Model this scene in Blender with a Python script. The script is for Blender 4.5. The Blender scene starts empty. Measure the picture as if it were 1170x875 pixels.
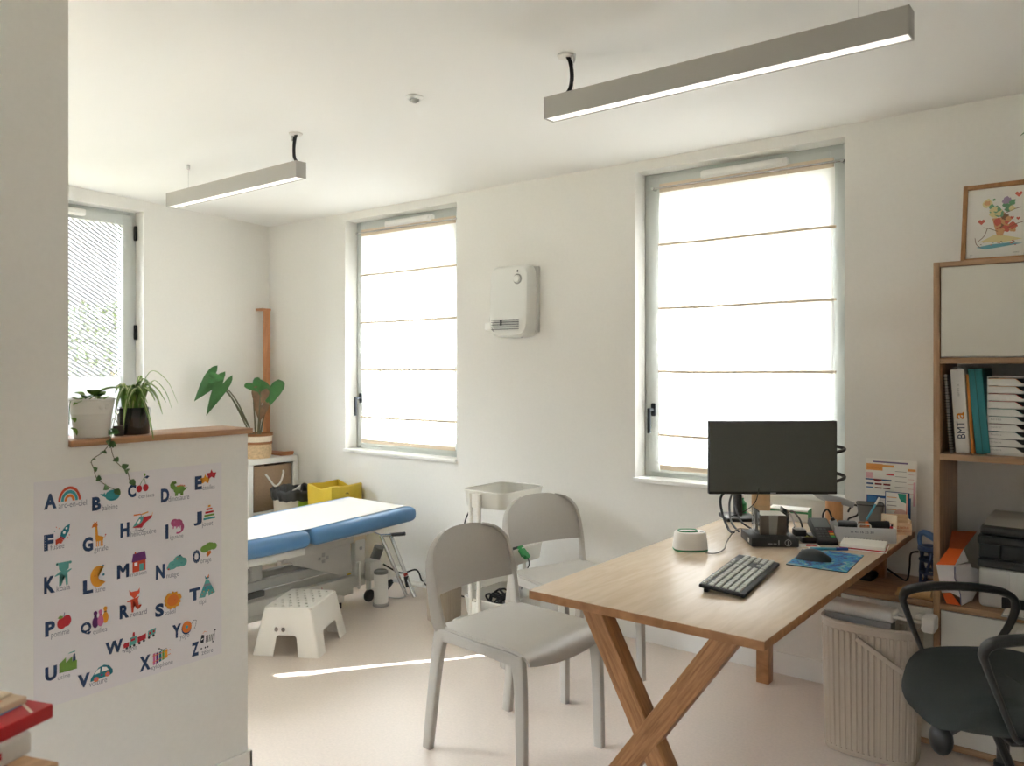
import bpy, bmesh, math, random
from mathutils import Vector, Matrix
random.seed(7)
PI = math.pi
SC = bpy.context.scene
COL = SC.collection

# ------------------------------------------------------------------ camera, sky, sun, exposure
cam_d = bpy.data.cameras.new('camera')
cam = bpy.data.objects.new('camera', cam_d); COL.objects.link(cam)
cam.location = (0, 0, 1.45)
cam.rotation_euler = (PI / 2, 0, math.atan(720 / 915))
cam_d.sensor_width = 36.0
cam_d.lens = 915 / 1170 * 36
cam_d.shift_y = -21.5 / 1170
cam_d.clip_start = 0.05
cam_d.dof.use_dof = True
cam_d.dof.focus_distance = 3.4
cam_d.dof.aperture_fstop = 4.5
SC.camera = cam

SKY_STRENGTH = 15
SUN_STRENGTH = 22.0
LAMP_STRENGTH = 0.3
EXPOSURE = 1.58
world = bpy.data.worlds.new('sky'); SC.world = world
world.use_nodes = True
_n = world.node_tree.nodes; _bg = _n['Background']
_tc = _n.new('ShaderNodeTexCoord'); _sp = _n.new('ShaderNodeSeparateXYZ'); _cr = _n.new('ShaderNodeValToRGB')
world.node_tree.links.new(_tc.outputs['Generated'], _sp.inputs[0])
world.node_tree.links.new(_sp.outputs['Z'], _cr.inputs[0])
world.node_tree.links.new(_cr.outputs[0], _bg.inputs[0])
_e = _cr.color_ramp.elements                       # dull haze low down, bright sky above
_e[0].position = 0.0; _e[0].color = (0.026, 0.027, 0.028, 1)
_e[1].position = 1.0; _e[1].color = (0.78, 0.89, 1.0, 1)
_q = _e.new(0.17); _q.color = (0.034, 0.035, 0.036, 1)
_q = _e.new(0.42); _q.color = (0.88, 0.95, 1.02, 1)
_bg.inputs[1].default_value = SKY_STRENGTH

SUN_ELEV = math.radians(47)
_sd = Vector((-0.594 * math.cos(SUN_ELEV), -0.804 * math.cos(SUN_ELEV), -math.sin(SUN_ELEV)))
sun_d = bpy.data.lights.new('sun', 'SUN'); sun_d.energy = SUN_STRENGTH; sun_d.angle = math.radians(0.6)
sun_d.color = (0.97, 0.985, 1.0)
sun = bpy.data.objects.new('sun', sun_d); COL.objects.link(sun)
sun.rotation_euler = _sd.to_track_quat('-Z', 'Y').to_euler(); sun.location = (6, 12, 12)

SC.view_settings.view_transform = 'Standard'
SC.view_settings.look = 'None'
SC.view_settings.exposure = EXPOSURE
SC.view_settings.gamma = 1.0
SC.view_settings.use_curve_mapping = False
try:
    SC.cycles.max_bounces = 14; SC.cycles.diffuse_bounces = 8; SC.cycles.transparent_max_bounces = 12
    SC.cycles.sample_clamp_indirect = 12.0
except Exception:
    pass

# ------------------------------------------------------------------ materials
def lin(c):
    return tuple(((x / 255) / 12.92 if x / 255 <= 0.04045 else ((x / 255 + 0.055) / 1.055) ** 2.4) for x in c)

MATS = {}
def mat(name, rgb, rough=0.5, metal=0.0, noise=0.0, scale=40.0, bump=0.0, emit=0.0, spec=0.5, coat=0.0):
    if name in MATS: return MATS[name]
    m = bpy.data.materials.new(name); m.use_nodes = True
    nt = m.node_tree; b = nt.nodes['Principled BSDF']
    c = lin(rgb) + (1,)
    b.inputs['Base Color'].default_value = c
    b.inputs['Roughness'].default_value = rough
    b.inputs['Metallic'].default_value = metal
    b.inputs['Specular IOR Level'].default_value = spec
    b.inputs['Coat Weight'].default_value = coat
    if emit:
        b.inputs['Emission Color'].default_value = (1, 0.97, 0.92, 1); b.inputs['Emission Strength'].default_value = emit
    if noise or bump:
        tc = nt.nodes.new('ShaderNodeTexCoord'); nz = nt.nodes.new('ShaderNodeTexNoise')
        nz.inputs['Scale'].default_value = scale; nz.inputs['Detail'].default_value = 4
        nt.links.new(tc.outputs['Object'], nz.inputs['Vector'])
        if noise:
            r = nt.nodes.new('ShaderNodeValToRGB')
            r.color_ramp.elements[0].position = 0.3; r.color_ramp.elements[1].position = 0.7
            r.color_ramp.elements[0].color = tuple(x * (1 - noise) for x in c[:3]) + (1,)
            r.color_ramp.elements[1].color = tuple(min(1, x * (1 + noise)) for x in c[:3]) + (1,)
            nt.links.new(nz.outputs[0], r.inputs[0]); nt.links.new(r.outputs[0], b.inputs['Base Color'])
        if bump:
            bp = nt.nodes.new('ShaderNodeBump'); bp.inputs['Strength'].default_value = bump; bp.inputs['Distance'].default_value = 0.002
            nt.links.new(nz.outputs[0], bp.inputs['Height']); nt.links.new(bp.outputs[0], b.inputs['Normal'])
    MATS[name] = m
    return m

def wood(name, c1, c2, stretch=(1, 14, 14), rough=0.45, scale=6.0, turn=None):
    if name in MATS: return MATS[name]
    m = bpy.data.materials.new(name); m.use_nodes = True
    nt = m.node_tree; b = nt.nodes['Principled BSDF']
    tc = nt.nodes.new('ShaderNodeTexCoord'); mp = nt.nodes.new('ShaderNodeMapping')
    mp.inputs['Scale'].default_value = stretch
    nz = nt.nodes.new('ShaderNodeTexNoise'); nz.inputs['Scale'].default_value = scale; nz.inputs['Detail'].default_value = 6
    nz.inputs['Distortion'].default_value = 0.6
    r = nt.nodes.new('ShaderNodeValToRGB')
    r.color_ramp.elements[0].position = 0.3; r.color_ramp.elements[1].position = 0.72
    r.color_ramp.elements[0].color = lin(c1) + (1,); r.color_ramp.elements[1].color = lin(c2) + (1,)
    if turn is not None:
        m0 = nt.nodes.new('ShaderNodeMapping'); m0.inputs['Rotation'].default_value = turn
        nt.links.new(tc.outputs['Object'], m0.inputs[0]); nt.links.new(m0.outputs[0], mp.inputs[0])
    else: nt.links.new(tc.outputs['Object'], mp.inputs[0])
    nt.links.new(mp.outputs[0], nz.inputs['Vector'])
    nt.links.new(nz.outputs[0], r.inputs[0]); nt.links.new(r.outputs[0], b.inputs['Base Color'])
    b.inputs['Roughness'].default_value = rough
    MATS[name] = m
    return m

def fabric_translucent(name, rgb, frac=0.5):
    m = bpy.data.materials.new(name); m.use_nodes = True
    nt = m.node_tree; nt.nodes.clear()
    o = nt.nodes.new('ShaderNodeOutputMaterial'); mx = nt.nodes.new('ShaderNodeMixShader')
    d = nt.nodes.new('ShaderNodeBsdfDiffuse'); t = nt.nodes.new('ShaderNodeBsdfTranslucent')
    d.inputs[0].default_value = lin(rgb) + (1,); t.inputs[0].default_value = lin(rgb) + (1,)
    mx.inputs[0].default_value = frac
    nt.links.new(d.outputs[0], mx.inputs[1]); nt.links.new(t.outputs[0], mx.inputs[2]); nt.links.new(mx.outputs[0], o.inputs[0])
    MATS[name] = m
    return m

def clear_plastic(name, tint=(1, 1, 1), gloss=0.12, rough=0.05):
    m = bpy.data.materials.new(name); m.use_nodes = True
    nt = m.node_tree; nt.nodes.clear()
    o = nt.nodes.new('ShaderNodeOutputMaterial'); mx = nt.nodes.new('ShaderNodeMixShader')
    t = nt.nodes.new('ShaderNodeBsdfTransparent'); g = nt.nodes.new('ShaderNodeBsdfGlossy')
    lw = nt.nodes.new('ShaderNodeLayerWeight'); lw.inputs[0].default_value = gloss
    t.inputs[0].default_value = tint + (1,); g.inputs['Roughness'].default_value = rough
    nt.links.new(lw.outputs['Fresnel'], mx.inputs[0]); nt.links.new(t.outputs[0], mx.inputs[1]); nt.links.new(g.outputs[0], mx.inputs[2])
    nt.links.new(mx.outputs[0], o.inputs[0])
    MATS[name] = m
    return m

def striped_film(name, axis, slope, period, duty, solid_below, stripe=(0.5, 0.5), solid=(0.85, 0.5)):
    """white privacy film: diagonal translucent stripes, solid below a height (object space)"""
    m = bpy.data.materials.new(name); m.use_nodes = True
    nt = m.node_tree; nt.nodes.clear(); N = nt.nodes.new; L = nt.links.new
    o = N('ShaderNodeOutputMaterial'); tc = N('ShaderNodeTexCoord'); sp = N('ShaderNodeSeparateXYZ')
    L(tc.outputs['Object'], sp.inputs[0])
    def mth(op, a, b=None):
        n = N('ShaderNodeMath'); n.operation = op
        for i, v in enumerate((a, b)):
            if v is None: continue
            if isinstance(v, (int, float)): n.inputs[i].default_value = v
            else: L(v, n.inputs[i])
        return n.outputs[0]
    u = mth('MULTIPLY', sp.outputs[axis], slope)
    v = mth('DIVIDE', mth('ADD', sp.outputs['Z'], u), period)
    st = mth('LESS_THAN', mth('FRACT', v), duty)
    sol = mth('LESS_THAN', sp.outputs['Z'], solid_below)
    f = mth('MAXIMUM', st, sol)
    tr = N('ShaderNodeBsdfTransparent')
    dm = N('ShaderNodeMixShader'); dm.inputs[0].default_value = 0.5
    df = N('ShaderNodeBsdfDiffuse'); tl = N('ShaderNodeBsdfTranslucent')
    for nd, k in ((df, 0), (tl, 1)):
        cm = N('ShaderNodeMix'); cm.data_type = 'RGBA'
        cm.inputs[6].default_value = (stripe[k],) * 3 + (1,); cm.inputs[7].default_value = (solid[k],) * 3 + (1,)
        L(sol, cm.inputs[0]); L(cm.outputs[2], nd.inputs[0])
    L(df.outputs[0], dm.inputs[1]); L(tl.outputs[0], dm.inputs[2])
    mx = N('ShaderNodeMixShader'); L(f, mx.inputs[0]); L(tr.outputs[0], mx.inputs[1]); L(dm.outputs[0], mx.inputs[2])
    L(mx.outputs[0], o.inputs[0])
    MATS[name] = m
    return m

# ------------------------------------------------------------------ mesh building
class MB:
    """collects shapes into one mesh; every shape may carry its own material index"""
    def __init__(self): self.bm = bmesh.new(); self.mats = []
    def mi(self, m):
        if m is None: return 0
        if m not in self.mats: self.mats.append(m)
        return self.mats.index(m)
    def add(self, tmp, m=None, M=None):
        idx = self.mi(m)
        if M is not None: bmesh.ops.transform(tmp, matrix=M, verts=tmp.verts)
        vm = {}
        for v in tmp.verts: vm[v] = self.bm.verts.new(v.co)
        for f in tmp.faces:
            try:
                nf = self.bm.faces.new([vm[v] for v in f.verts]); nf.material_index = idx; nf.smooth = True
            except ValueError: pass
        tmp.free()
        return self
    def box(self, a, b, bev=0.0, m=None, M=None, seg=2):
        t = bmesh.new()
        bmesh.ops.create_cube(t, size=1)
        s = [b[i] - a[i] for i in range(3)]; c = [(a[i] + b[i]) / 2 for i in range(3)]
        for v in t.verts: v.co = Vector((v.co.x * s[0] + c[0], v.co.y * s[1] + c[1], v.co.z * s[2] + c[2]))
        if bev > 0:
            bmesh.ops.bevel(t, geom=list(t.edges), offset=min(bev, 0.49 * min(abs(x) for x in s)), segments=seg, profile=0.5, affect='EDGES')
        return self.add(t, m, M)
    def beam(self, p, q, w, h, bev=0.0, m=None, up=(0, 0, 1)):
        """rectangular bar from p to q; w across, h along 'up'"""
        p = Vector(p); q = Vector(q); d = (q - p); L = d.length; d.normalize()
        side = d.cross(Vector(up)); side.normalize(); u = side.cross(d)
        M = Matrix((d, side, u)).transposed().to_4x4(); M.translation = p
        return self.box((0, -w / 2, -h / 2), (L, w / 2, h / 2), bev, m, M)
    def tube(self, pts, r, seg=10, m=None, closed=False, spline=0, side=None, caps=True, power=2.0):
        """sweep; r a number, or a list, or (a,b) pairs (a along 'side', b across)"""
        pts = [Vector(p) for p in pts]
        n0 = len(pts)
        rs = r if isinstance(r, list) else [r] * n0
        rs = [x if isinstance(x, tuple) else (x, x) for x in rs]
        if spline:
            np_, nr = [], []
            cnt = n0 if closed else n0 - 1
            for i in range(cnt):
                g = lambda k: pts[k % n0] if closed else pts[max(0, min(n0 - 1, k))]
                p0, p1, p2, p3 = g(i - 1), g(i), g(i + 1), g(i + 2)
                for j in range(spline):
                    t = j / spline
                    np_.append(0.5 * ((2 * p1) + (p2 - p0) * t + (2 * p0 - 5 * p1 + 4 * p2 - p3) * t * t + (3 * p1 - p0 - 3 * p2 + p3) * t ** 3))
                    ra, rb = rs[i], rs[(i + 1) % n0]
                    nr.append((ra[0] * (1 - t) + rb[0] * t, ra[1] * (1 - t) + rb[1] * t))
            if not closed: np_.append(pts[-1]); nr.append(rs[-1])
            pts, rs = np_, nr
        n = len(pts)
        t = bmesh.new(); rings = []
        prev = None
        for i, p in enumerate(pts):
            if closed: d = pts[(i + 1) % n] - pts[i - 1]
            else: d = pts[min(n - 1, i + 1)] - pts[max(0, i - 1)]
            d.normalize()
            if side is not None: s = Vector(side)
            elif prev is not None: s = prev
            else: s = Vector((0, 0, 1)).cross(d) if abs(d.z) < 0.95 else Vector((1, 0, 0))
            s = s - d * s.dot(d)
            if s.length < 1e-6: s = d.orthogonal()
            s.normalize(); prev = s; u = d.cross(s)
            ring = []
            for k in range(seg):
                a = 2 * PI * (k + 0.5) / seg; ca, sa = math.cos(a), math.sin(a)
                e = 2.0 / power
                x = math.copysign(abs(ca) ** e, ca) * rs[i][0]; y = math.copysign(abs(sa) ** e, sa) * rs[i][1]
                ring.append(t.verts.new(p + s * x + u * y))
            rings.append(ring)
        for i in range(n if closed else n - 1):
            A, B = rings[i], rings[(i + 1) % n]
            for k in range(seg):
                t.faces.new((A[k], A[(k + 1) % seg], B[(k + 1) % seg], B[k]))
        if not closed and caps:
            t.faces.new(rings[0][::-1]); t.faces.new(rings[-1])
        bmesh.ops.recalc_face_normals(t, faces=t.faces)
        return self.add(t, m)
    def lathe(self, prof, c=(0, 0, 0), seg=24, m=None, M=None, sx=1.0, sy=1.0):
        """profile of (radius, z); radius 0 closes"""
        t = bmesh.new(); rings = []
        for r, z in prof:
            if r <= 1e-6: rings.append([t.verts.new((c[0], c[1], c[2] + z))])
            else: rings.append([t.verts.new((c[0] + sx * r * math.cos(2 * PI * k / seg), c[1] + sy * r * math.sin(2 * PI * k / seg), c[2] + z)) for k in range(seg)])
        for A, B in zip(rings, rings[1:]):
            if len(A) == 1 and len(B) == 1: continue
            for k in range(seg):
                k2 = (k + 1) % seg
                if len(A) == 1: t.faces.new((A[0], B[k2], B[k]))
                elif len(B) == 1: t.faces.new((A[k], A[k2], B[0]))
                else: t.faces.new((A[k], A[k2], B[k2], B[k]))
        bmesh.ops.recalc_face_normals(t, faces=t.faces)
        return self.add(t, m, M)
    def cyl(self, c, r, h, seg=20, m=None, M=None, r2=None):
        r2 = r if r2 is None else r2
        return self.lathe([(0, 0), (r, 0), (r2, h), (0, h)], c, seg, m, M)
    def prism(self, poly, d, fr, m=None, bev=0.0):
        """extrude 2-D polygon; fr = (origin, U, V) frame, extruded by d along U x V"""
        o, U, V = (Vector(x) for x in fr); W = U.cross(V)
        t = bmesh.new()
        a = [t.verts.new(o + U * x + V * y) for x, y in poly]
        b = [t.verts.new(o + U * x + V * y + W * d) for x, y in poly]
        n = len(poly)
        t.faces.new(a[::-1]); t.faces.new(b)
        for i in range(n): t.faces.new((a[i], a[(i + 1) % n], b[(i + 1) % n], b[i]))
        bmesh.ops.recalc_face_normals(t, faces=t.faces)
        if bev: bmesh.ops.bevel(t, geom=list(t.edges), offset=bev, segments=2, profile=0.5, affect='EDGES')
        return self.add(t, m)
    def holed(self, outer, holes, d, fr, m=None):
        """flat plate with real holes, thickness d along U x V"""
        o, U, V = (Vector(x) for x in fr); W = U.cross(V)
        cu = bpy.data.curves.new('plate', 'CURVE'); cu.dimensions = '2D'; cu.fill_mode = 'BOTH'; cu.extrude = d / 2
        for loop in [outer] + holes:
            sp = cu.splines.new('POLY'); sp.points.add(len(loop) - 1); sp.use_cyclic_u = True
            for p, (x, y) in zip(sp.points, loop): p.co = (x, y, 0, 1)
        ob = bpy.data.objects.new('plate', cu); COL.objects.link(ob)
        me = bpy.data.meshes.new_from_object(ob.evaluated_get(bpy.context.evaluated_depsgraph_get()))
        t = bmesh.new(); t.from_mesh(me)
        bpy.data.objects.remove(ob); bpy.data.curves.remove(cu); bpy.data.meshes.remove(me)
        bmesh.ops.remove_doubles(t, verts=t.verts, dist=1e-6)
        for v in t.verts: v.co = o + U * v.co.x + V * v.co.y + W * (v.co.z + d / 2)
        bmesh.ops.recalc_face_normals(t, faces=t.faces)
        return self.add(t, m)
    def grid(self, f, nu, nv, thick=0.0, m=None, closed_u=False):
        t = bmesh.new()
        vs = [[t.verts.new(f(i / nu, j / nv)) for j in range(nv + 1)] for i in range(nu + (0 if closed_u else 1))]
        for i in range(nu):
            i2 = (i + 1) % nu if closed_u else i + 1
            for j in range(nv):
                try: t.faces.new((vs[i][j], vs[i2][j], vs[i2][j + 1], vs[i][j + 1]))
                except ValueError: pass
        bmesh.ops.recalc_face_normals(t, faces=t.faces)
        if thick: bmesh.ops.solidify(t, geom=list(t.faces), thickness=thick)
        return self.add(t, m)
    def quad(self, pts, m=None):
        t = bmesh.new(); t.faces.new([t.verts.new(p) for p in pts]); return self.add(t, m)
    def ball(self, c, r, m=None, sx=1, sy=1, sz=1, seg=16):
        t = bmesh.new(); bmesh.ops.create_uvsphere(t, u_segments=seg, v_segments=max(6, seg // 2), radius=r)
        for v in t.verts: v.co = Vector((c[0] + v.co.x * sx, c[1] + v.co.y * sy, c[2] + v.co.z * sz))
        return self.add(t, m)
    def leaf(self, base, tip, width, up=(0, 0, 1), m=None, bend=0.15, n=6, shape=0.45, notch=0.0, fold=0.25, thick=0.0012):
        """a bent leaf blade with a fold along its midrib"""
        base = Vector(base); tip = Vector(tip); ax = tip - base; L = ax.length
        if L < 1e-6: return self
        d = ax.normalized(); side = d.cross(Vector(up))
        if side.length < 1e-4: side = d.orthogonal()
        side.normalize(); nrm = side.cross(d)
        def f(u, v):
            s = v * 2 - 1
            w = width / 2 * (math.sin(PI * min(1.0, u ** (math.log(0.5) / math.log(shape)))) ** 0.8 + 0.02)
            back = -notch * L * abs(s) * (1 - u) ** 2
            return base + d * (u * L + back) + side * (s * (w if notch == 0 else max(w, width / 2 * abs(s) * (1 - u) ** .5 * .8))) + nrm * (bend * L * math.sin(PI * u) - abs(s) * w * -fold)
        return self.grid(f, n, 4, thick, m)
    def build(self, name, m=None, parent=None, origin=None, angle=35, bevel=None):
        me = bpy.data.meshes.new(name)
        if self.mats:
            for x in self.mats: me.materials.append(x)
        elif m is not None: me.materials.append(m)
        if m is not None and self.mats and m not in self.mats: pass
        self.bm.normal_update()
        if parent is not None:      # shapes were given in world space
            R = Matrix.Translation(PW[parent.name][0]) @ Matrix.Rotation(PW[parent.name][1], 4, 'Z')
            inv = R.inverted()
            if not getattr(self, 'local', False): bmesh.ops.transform(self.bm, matrix=inv, verts=self.bm.verts)
        elif origin is not None:
            bmesh.ops.translate(self.bm, vec=-Vector(origin), verts=self.bm.verts)
        self.bm.to_mesh(me); self.bm.free()
        me.set_sharp_from_angle(angle=math.radians(angle))
        o = bpy.data.objects.new(name, me); COL.objects.link(o)
        if parent is not None:
            o.parent = parent; PW[o.name] = PW[parent.name]
        elif origin is not None: o.location = origin
        return o

PW = {}          # world frame (location, z rotation) that a thing's parts are measured from
def LB():
    b = MB(); b.local = True; return b
def tag(o, label, cat, group=None, kind=None):
    o['label'] = label; o['category'] = cat
    if group: o['group'] = group
    if kind: o['kind'] = kind
    return o
def thing(name, label, cat, loc=(0, 0, 0), rotz=0.0, group=None):
    o = bpy.data.objects.new(name, None); COL.objects.link(o)
    o.empty_display_size = 0.05
    o.location = loc; o.rotation_euler = (0, 0, rotz)
    PW[o.name] = (Vector(loc), rotz)
    return tag(o, label, cat, group)
def struct(o, cat=None):
    o['kind'] = 'structure'
    return o
def sroot(name):
    o = bpy.data.objects.new(name, None); COL.objects.link(o); o['kind'] = 'structure'
    PW[o.name] = (Vector((0, 0, 0)), 0.0)
    return o
def copy_tree(src, loc, rotz, label, group=None):
    r = src.copy(); COL.objects.link(r); r.location = loc; r.rotation_euler = (0, 0, rotz); r['label'] = label
    if group: r['group'] = group
    for ch in list(src.children):
        c = ch.copy(); COL.objects.link(c); c.parent = r
        for g in ch.children:
            d = g.copy(); COL.objects.link(d); d.parent = c
    return r

_tx = {}
def text_geo(s, bold=0.0):
    """outline of a word as (verts, faces) in a unit box"""
    if (s, bold) in _tx: return _tx[(s, bold)]
    cu = bpy.data.curves.new('writing', 'FONT'); cu.body = s; cu.size = 1; cu.offset = bold; cu.resolution_u = 3
    ob = bpy.data.objects.new('writing', cu); COL.objects.link(ob)
    dg = bpy.context.evaluated_depsgraph_get()
    me = bpy.data.meshes.new_from_object(ob.evaluated_get(dg))
    vs = [(v.co.x, v.co.y) for v in me.vertices]; fs = [list(p.vertices) for p in me.polygons]
    bpy.data.objects.remove(ob); bpy.data.curves.remove(cu); bpy.data.meshes.remove(me)
    x0 = min(v[0] for v in vs); x1 = max(v[0] for v in vs); y0 = min(v[1] for v in vs); y1 = max(v[1] for v in vs)
    vs = [((x - x0) / (x1 - x0), (y - y0) / (y1 - y0)) for x, y in vs]
    _tx[(s, bold)] = (vs, fs)
    return vs, fs
def put_text(b, s, fr, w, h, m, bold=0.0):
    """lay writing on a surface: fr = (origin lower-left, U, V)"""
    vs, fs = text_geo(s, bold)
    o, U, V = (Vector(x) for x in fr)
    t = bmesh.new(); vv = [t.verts.new(o + U * (x * w) + V * (y * h)) for x, y in vs]
    for f in fs:
        try: t.faces.new([vv[i] for i in f])
        except ValueError: pass
    return b.add(t, m)
def put_poly(b, poly, fr, m):
    o, U, V = (Vector(x) for x in fr)
    t = bmesh.new(); t.faces.new([t.verts.new(o + U * x + V * y) for x, y in poly])
    bmesh.ops.triangulate(t, faces=t.faces)
    return b.add(t, m)
def disc(cx, cy, rx, ry=None, n=14, a0=0, a1=2 * PI):
    ry = rx if ry is None else ry
    return [(cx + rx * math.cos(a0 + (a1 - a0) * k / n), cy + ry * math.sin(a0 + (a1 - a0) * k / n)) for k in range(n if abs(a1 - a0 - 2 * PI) < 1e-6 else n + 1)]
def rrect(x0, y0, x1, y1, r, n=4):
    out = []
    for cx, cy, a in ((x1 - r, y1 - r, 0), (x0 + r, y1 - r, PI / 2), (x0 + r, y0 + r, PI), (x1 - r, y0 + r, 3 * PI / 2)):
        out += [(cx + r * math.cos(a + PI / 2 * k / n), cy + r * math.sin(a + PI / 2 * k / n)) for k in range(n + 1)]
    return out

# palette
WALL = mat('wall_paint', (229, 227, 221), 0.85, noise=0.012, scale=60)
CEIL = mat('ceiling_paint', (234, 233, 229), 0.9)
WHITE = mat('white_lacquer', (232, 231, 227), 0.4)
FLOORM = mat('linoleum', (219, 206, 194), 0.34, noise=0.05, scale=90)
FRAMEM = mat('window_metal', (196, 200, 196), 0.4)
BLACK = mat('black_plastic', (26, 27, 28), 0.4)
DARK = mat('dark_rubber', (38, 38, 40), 0.6)
OAK = wood('oak', (150, 105, 68), (190, 146, 102), (14, 1, 14))
OAKX = wood('oak_beam', (140, 94, 58), (182, 134, 90), (3, 14, 3))
LEDGE = wood('ledge_oak', (146, 104, 70), (192, 148, 108), (14, 1, 14))
SHELFW = wood('shelf_oak', (146, 112, 82), (182, 148, 114), (10, 10, 1.2))
SHELFH = wood('shelf_oak_across', (146, 112, 82), (182, 148, 114), (1.2, 10, 10))
STEEL = mat('chrome', (205, 205, 205), 0.15, 1.0)
PAPER = mat('paper', (238, 236, 230), 0.8)
GREY = mat('grey_plastic', (160, 160, 158), 0.5)
BEIGE = mat('cabinet_front', (212, 209, 198), 0.5)
GREEN = mat('leaf_green', (62, 112, 44), 0.45, noise=0.3, scale=30)
GREEN2 = mat('leaf_light', (120, 160, 62), 0.45, noise=0.2, scale=30)
# ------------------------------------------------------------------ the room
WY = 3.735; LX = -5.351; RX = 1.75; FY = -2.0; PX = -2.46
def ceil_z(y): return 2.521 + 0.042 * (WY - y)
T = 0.37                                            # outer wall thickness
b = MB(); b.box((LX - T, FY - .2, -.15), (RX + .2, WY + T, 0)); struct(b.build('floor', FLOORM))
b = MB()
y0, y1 = FY - .2, WY + T
b.prism([(y0, ceil_z(y0)), (y1, ceil_z(y1)), (y1, ceil_z(y1) + .25), (y0, ceil_z(y0) + .25)], RX + .2 - LX + T, ((LX - T, 0, 0), (0, 1, 0), (0, 0, 1)))
struct(b.build('ceiling', CEIL))
W2 = (-4.446, -3.38); W3 = (-2.11, -1.046); WZ = (0.848, 2.466); W1 = (1.675, 2.738); W1Z = (0.848, 2.491)
b = MB()
xs = [LX - T, W2[0], W2[1], W3[0], W3[1], RX + .2]
for i in (0, 2, 4): b.box((xs[i], WY, 0), (xs[i + 1], WY + T, 2.56))
for i in (1, 3):
    b.box((xs[i], WY, 0), (xs[i + 1], WY + T, WZ[0])); b.box((xs[i], WY, WZ[1]), (xs[i + 1], WY + T, 2.56))
bmesh.ops.remove_doubles(b.bm, verts=b.bm.verts, dist=1e-5)
struct(b.build('wall_back', WALL))
b = MB()
FILL_LW = (-.5, 1.0)  # unseen opening added behind the partition to bring in more light
b.box((LX - T, FY - .2, 0), (LX, FILL_LW[0], 2.9)); b.box((LX - T, FILL_LW[1], 0), (LX, W1[0], 2.9))
b.box((LX - T, FILL_LW[0], 0), (LX, FILL_LW[1], W1Z[0])); b.box((LX - T, FILL_LW[0], W1Z[1]), (LX, FILL_LW[1], 2.9)); b.box((LX - T, W1[1], 0), (LX, WY, 2.62))
b.box((LX - T, W1[0], 0), (LX, W1[1], W1Z[0])); b.box((LX - T, W1[0], W1Z[1]), (LX, W1[1], 2.7))
struct(b.build('wall_left', WALL))
b = MB(); b.box((RX, FY - .2, 0), (RX + .2, WY, 2.9)); struct(b.build('wall_right', WALL))
# unseen window added to the wall behind the camera, to brighten the near half
FW = (-.9, .05, 0.95, 2.3)
b = MB()
b.box((LX, FY - .2, 0), (FW[0], FY, 2.9)); b.box((FW[1], FY - .2, 0), (RX, FY, 2.9))
b.box((FW[0], FY - .2, 0), (FW[1], FY, FW[2])); b.box((FW[0], FY - .2, FW[3]), (FW[1], FY, 2.9))
struct(b.build('wall_front', WALL))
b = MB()
b.box((PX - .16, FY, 0), (PX, 1.035, 2.75)); b.box((PX - .16, 1.035, 0), (PX, 1.63, 1.208))
struct(b.build('wall_partition', WALL))
b = MB(); b.box((PX - .175, 1.036, 1.208), (PX + .015, 1.642, 1.227), .002)
struct(b.build('trim_1', LEDGE))
def skirting(name, a, c):
    b = MB(); b.box(a, c, .003); struct(b.build(name, WHITE))
skirting('baseboard_back', (LX, WY - .013, 0), (RX, WY, .1))
skirting('baseboard_left', (LX, FY, 0), (LX + .013, WY - .013, .1))
b = MB(); b.box((PX, FY, 0), (PX + .012, 1.642, .1), .003); b.box((PX - .17, 1.63, 0), (PX + .012, 1.642, .1), .003)
struct(b.build('baseboard_partition', WHITE))

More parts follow.
